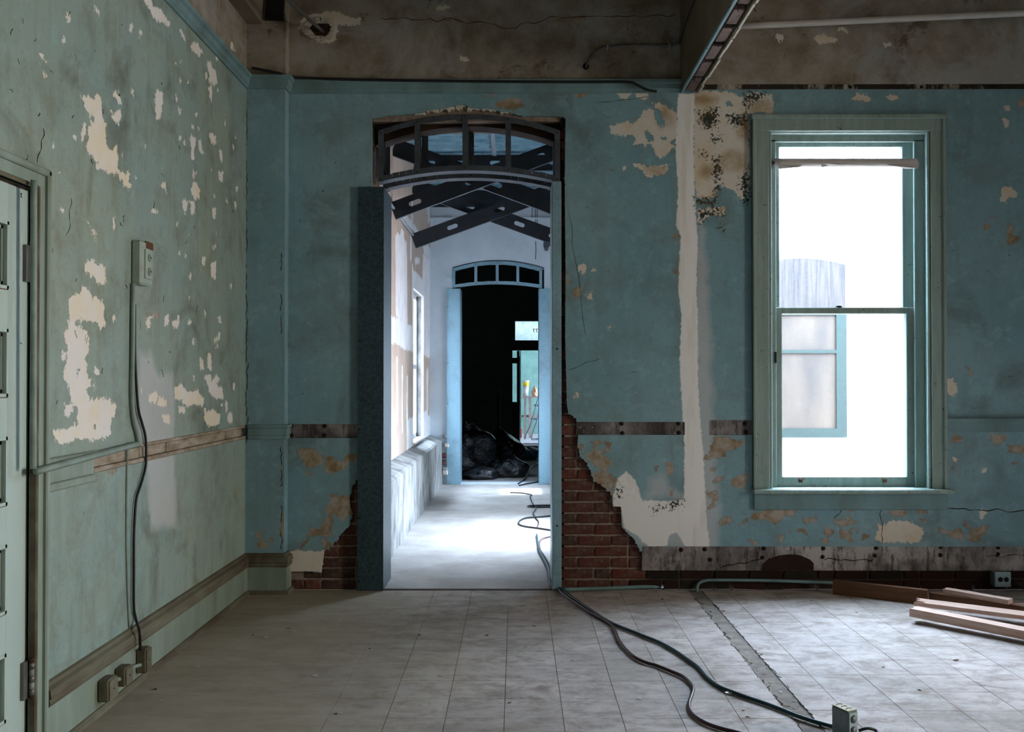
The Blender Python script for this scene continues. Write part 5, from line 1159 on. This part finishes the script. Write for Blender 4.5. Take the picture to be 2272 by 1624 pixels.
for i in range(9):
    x, y_ = 2.7 + .3 * i, R.uniform(10.2, 12.1); s_ = R.uniform(.04, .10)
    tag(box('rubble_chunk', x - s_, x + s_, y_ - s_, y_ + s_, -.02, s_ * .7 - .02, 'brick', None, s_ * .3), 'washed-out reddish lump of rubble on the courtyard ground', 'rubble', 'rubble lumps in the courtyard')

# ------------------------------------------------------------------ things lying on the floor
def fl(px, py, z=.009): return on_z(px, py, z)
Z8 = lambda pts: [fl(900 + x / 2.84, 1200 + y / 2.84) for x, y in pts]
up1 = [fl(x, y) for x, y in ((1228, 1189), (1216, 1191), (1202, 1196), (1197, 1206), (1199, 1221), (1210, 1237), (1220, 1256), (1222, 1275), (1227, 1288), (1234, 1298))]
tag(tube('extension_cord', up1 + Z8([(955,290),(985,330),(1040,370),(1100,410),(1160,450),(1220,485),(1275,515),(1310,545),(1330,590),(1350,635),(1385,680),(1440,730),(1510,765),(1580,785),(1680,825),(1740,850),(1790,890),(1812,930),(1800,980),(1785,1030),(1800,1080),(1850,1125),(1920,1160),(2000,1185),(2080,1205),(2230,1245)]), .0078, 'cord_pink'), 'dark maroon extension cord snaking from the doorway, the more winding of two', 'cord')
up2 = [fl(x, y) for x, y in ((1191, 1186), (1197, 1222), (1206, 1240), (1216, 1262), (1218, 1282), (1226, 1298))]
tag(tube('extension_cord', up2 + [v + Vector((.012, 0, .006)) for v in Z8([(975,312),(1030,357),(1085,397),(1150,440)])] + Z8([(1240,484),(1310,523),(1400,560),(1500,600),(1600,640),(1700,695),(1780,750)]) + [fl(x, y) for x, y in ((1551, 1482), (1569, 1503), (1597, 1524), (1630, 1537), (1657, 1547), (1699, 1561), (1741, 1577), (1766, 1587), (1805, 1600), (1848, 1612))], .0085, 'cord_teal'), 'dark teal extension cord running from the doorway to the small metal box', 'cord')
tag(tube('thin_wire', [fl(x, y, .006) for x, y in ((1192, 1170), (1195, 1158), (1186, 1146), (1183, 1138), (1189, 1127), (1180, 1114), (1176, 1102), (1180, 1098), (1160, 1094), (1132, 1093))], .006, 'cable_black'), 'thin wire trailing over the bright floor of the second room', 'wire')
tag(tube('looped_cord', [fl(x, y, .008) for x, y in ((1236, 1143), (1205, 1146), (1168, 1149), (1153, 1156), (1152, 1163), (1166, 1168), (1195, 1172), (1228, 1177))], .008, 'cable_black'), 'loop of black cord poking out past the jamb onto the bright floor', 'cord')
tag(tube('looped_cord', [fl(x, y, .008) for x, y in ((1232, 1121), (1200, 1121), (1175, 1122), (1172, 1124), (1190, 1125), (1232, 1124))], .008, 'cable_black'), 'flat narrow loop of cord farther back on the bright floor', 'cord')
tag(tube('far_cord', [fl(x, y, .008) for x, y in ((1150, 1073), (1165, 1062), (1172, 1048), (1180, 1036), (1192, 1030), (1215, 1020), (1190, 1012), (1160, 1012))], .009, 'cable_black'), 'black cord winding over the dark floor past the second doorway', 'cord')
tag(tube('far_cord', [fl(x, y, .008) for x, y in ((1152, 1077), (1170, 1073), (1185, 1071), (1205, 1066), (1225, 1062))], .009, 'cable_black'), 'black cord lying straight across the second doorway', 'cord')

bd = []
def plank(name, label, p0, p1, w, t, mat, tilt=0.0, ends=None):
    """board whose front lower edge runs p0->p1"""
    p0, p1 = Vector(p0), Vector(p1); d_ = p1 - p0; L = d_.length; d_.normalize(); s_ = Vector((-d_.y, d_.x, 0)).normalized()
    if s_.y < 0: s_ = -s_
    u_ = Vector((0, 0, 1))
    e0 = ends or [(0, 0), (.012, w * .3), (-.004, w * .6), (.006, w)]
    out = e0 + [(L, w), (L, 0)]
    fn = lambda a, b: tuple(p0 + d_ * a + s_ * b)
    me = slab(name, [(a, b) for a, b in out], [], lambda a, b: (a, b, 0), (0, 0, t), mat)
    rot = Matrix((( d_.x, s_.x, 0, p0.x), (d_.y, s_.y, 0, p0.y), (d_.z, 0, 1, p0.z), (0, 0, 0, 1)))
    me.matrix_world = Matrix.Identity(4); me.data.transform(Matrix(((1, 0, 0, 0), (0, 1, 0, 0), (0, 0, 1, 0), (0, 0, 0, 1))))
    sc = rot.to_3x3(); me.rotation_euler = sc.to_euler(); me.location = p0
    return tag(me, label, 'board', 'loose boards on the floor by the window')
plank('timber_board', 'dark brown plank on edge, pointing at the wall under the window', (1.93, 5.86, 0), (2.385, 5.585, 0), .045, .085, 'timber_brown')
plank('timber_board', 'short pale offcut lying on the stack, nearest the wall', (2.50, 5.64, .057), (2.74, 5.36, .057), .06, .026, 'timber')
plank('timber_board', 'dark board under the short pale offcut', (2.43, 5.66, .0), (3.25, 4.93, .0), .07, .055, 'timber_brown')
plank('timber_board', 'wide pinkish board with a knot, middle of the stack', (2.24, 5.42, .036), (3.25, 4.72, .036), .115, .022, 'timber', ends=[(0, 0), (.06, .01), (.05, .03), (.0, .05), (.02, .08), (-.01, .115)])
plank('timber_board', 'long pale front board with a split end, nearest the camera', (2.125, 5.20, .030), (2.98, 4.26, .012), .085, .044, 'timber')
plank('timber_board', 'low dark board propping up the pale boards', (2.36, 5.12, .0), (3.25, 4.45, .0), .06, .03, 'timber_brown')

def place(o, loc, rz):
    o.rotation_euler = (0, 0, rz); o.location = loc
fb = thing('floor_box', 'dusty metal utility box standing upright in the foreground', 'electrical box', (1.207, 3.505, 0))
B0 = Vector((1.207, 3.505, 0))
def fbx(name, a, b, c_, d_, e, f_, mat, bev=0):
    o = box(name, a, b, c_, d_, e, f_, mat, None, bev); o.parent = fb; return o
fbx('body', 0, .050, 0, .085, 0, .104, 'box_metal', .006); fbx('cap', .001, .049, .001, .084, .1035, .106, 'box_top', .001)
fbx('front_plate', .004, .046, -.003, .001, .006, .098, 'outlet_blue', .002)
for i_, yy in enumerate((.018, .042, .066)):
    tpts = [(.025 + .013 * math.cos(t_), yy + .009 * math.sin(t_), .1065) for t_ in np.linspace(.1, math.pi - .1, 9)]
    o = tube('knockout', tpts, .0012, 'black', None, 5, n=0); o.parent = fb
for zq in (.035, .075): o = lathe('socket', [(.015, -.0045), (.014, -.003)], (.025, 0, zq), 'box_metal', None, 14, 'Y'); o.parent = fb
fb.rotation_euler = (0, 0, math.radians(25))
tag(tube('cut_wires', [fl(1905, 1621, .02), fl(1925, 1616, .03), fl(1945, 1622, .02), fl(1952, 1640, .01)], .006, 'cable_black'), 'tangle of cut wire behind the small foreground box', 'wire')

wo = thing('wall_outlet', 'bluish duplex outlet box low on the wall at far right', 'outlet', tuple(on_y(2225, 1300, YB - .05)))
a, b = on_y(2208, 1302, YB - .055), on_y(2243, 1269, YB - .055)
box('body', a.x - .004, b.x, YB - .05, YB + .005, a.z, b.z, 'box_metal', wo, .003); box('cover_plate', a.x, b.x, YB - .055, YB - .05, a.z, b.z, 'outlet_blue', wo, .001)
for px in (2220, 2233): q = on_y(px, 1286, YB - .056); lathe('socket', [(.0155, -.001), (.015, .001)], (q.x, YB - .056, q.z), 'black', wo, 14, 'Y')
tag(tube('floor_conduit', [fl(1247, 1308, .012), fl(1320, 1306, .014), fl(1400, 1303, .016), fl(1516, 1299, .018)], .012, 'trim'), 'straight blue-green conduit lying along the foot of the brick wall', 'conduit')
Yc = YB - .025
tag(tube('bent_conduit', [on_y(1546, 1312, Yc - .03), on_y(1547, 1302, Yc), on_y(1552, 1293, Yc), on_y(1566, 1288, Yc), on_y(1590, 1287, Yc), on_y(1700, 1288, Yc), on_y(1850, 1293, Yc)], .010, 'trim'), 'bent grey-green conduit rising from the floor and running under the window', 'conduit')
fo = fl(1620, 1540, 0)
bm = bmesh.new(); bmesh.ops.create_icosphere(bm, subdivisions=2, radius=1)
for v in bm.verts: v.co = Vector((v.co.x * .022, v.co.y * .012, max(v.co.z, -.3) * .010 + .003)) * R.uniform(.7, 1.3)
me = bpy.data.meshes.new('foil_scrap'); bm.to_mesh(me); bm.free(); me.materials.append(M['foil']); o = link('foil_scrap', me); o.location = fo
tag(o, 'crumpled shiny foil scrap beside the teal cord', 'scrap')
flm = []
for i in range(4):
    n = 7; pts = [(R.uniform(.6, 1.2) * math.cos(2 * math.pi * k_ / n), R.uniform(.5, 1.1) * math.sin(2 * math.pi * k_ / n)) for k_ in range(n)]
    for mt in ('flake', 'flake_dark'):
        V = [(x * .012, y_ * .009, .001 + .003 * x * x) for x, y_ in pts]; V += [(x, y_, z + .0012) for x, y_, z in V]
        me = bpy.data.meshes.new('paint_flake'); me.from_pydata(V, [], [tuple(range(n))[::-1], tuple(range(n, 2 * n))] + [(k_, (k_ + 1) % n, (k_ + 1) % n + n, k_ + n) for k_ in range(n)]); me.materials.append(M[mt]); flm.append(me)
spots = [(1750, 1328), (1800, 1334), (1712, 1365), (1310, 1302), (1185, 1390), (640, 1395), (590, 1415), (560, 1410), (655, 1400), (757, 1582), (745, 1585), (345, 1530), (360, 1555), (500, 1350), (440, 1480), (820, 1440), (980, 1500), (1130, 1560), (1080, 1410), (1270, 1465), (1420, 1550), (1510, 1352), (1660, 1590), (1650, 1575), (1960, 1480), (2040, 1530), (2120, 1465), (2180, 1520), (1900, 1360), (1470, 1330), (700, 1500), (860, 1340), (530, 1330), (1060, 1600), (930, 1410)]
for x, y_ in spots:
    o = bpy.data.objects.new('paint_flake', R.choice(flm)); COL.objects.link(o); o.location = fl(x, y_, 0.0005); s_ = R.uniform(.6, 1.5); o.scale = (s_, s_, 1); o.rotation_euler = (0, 0, R.uniform(0, 6.28))
    dk = o.data.materials[0] == M['flake_dark']
    tag(o, 'small dark curled paint flake lying loose on the floor' if dk else 'small pale curled paint flake lying loose on the floor', 'debris', 'dark paint flakes scattered over the floor' if dk else 'pale paint flakes scattered over the floor')
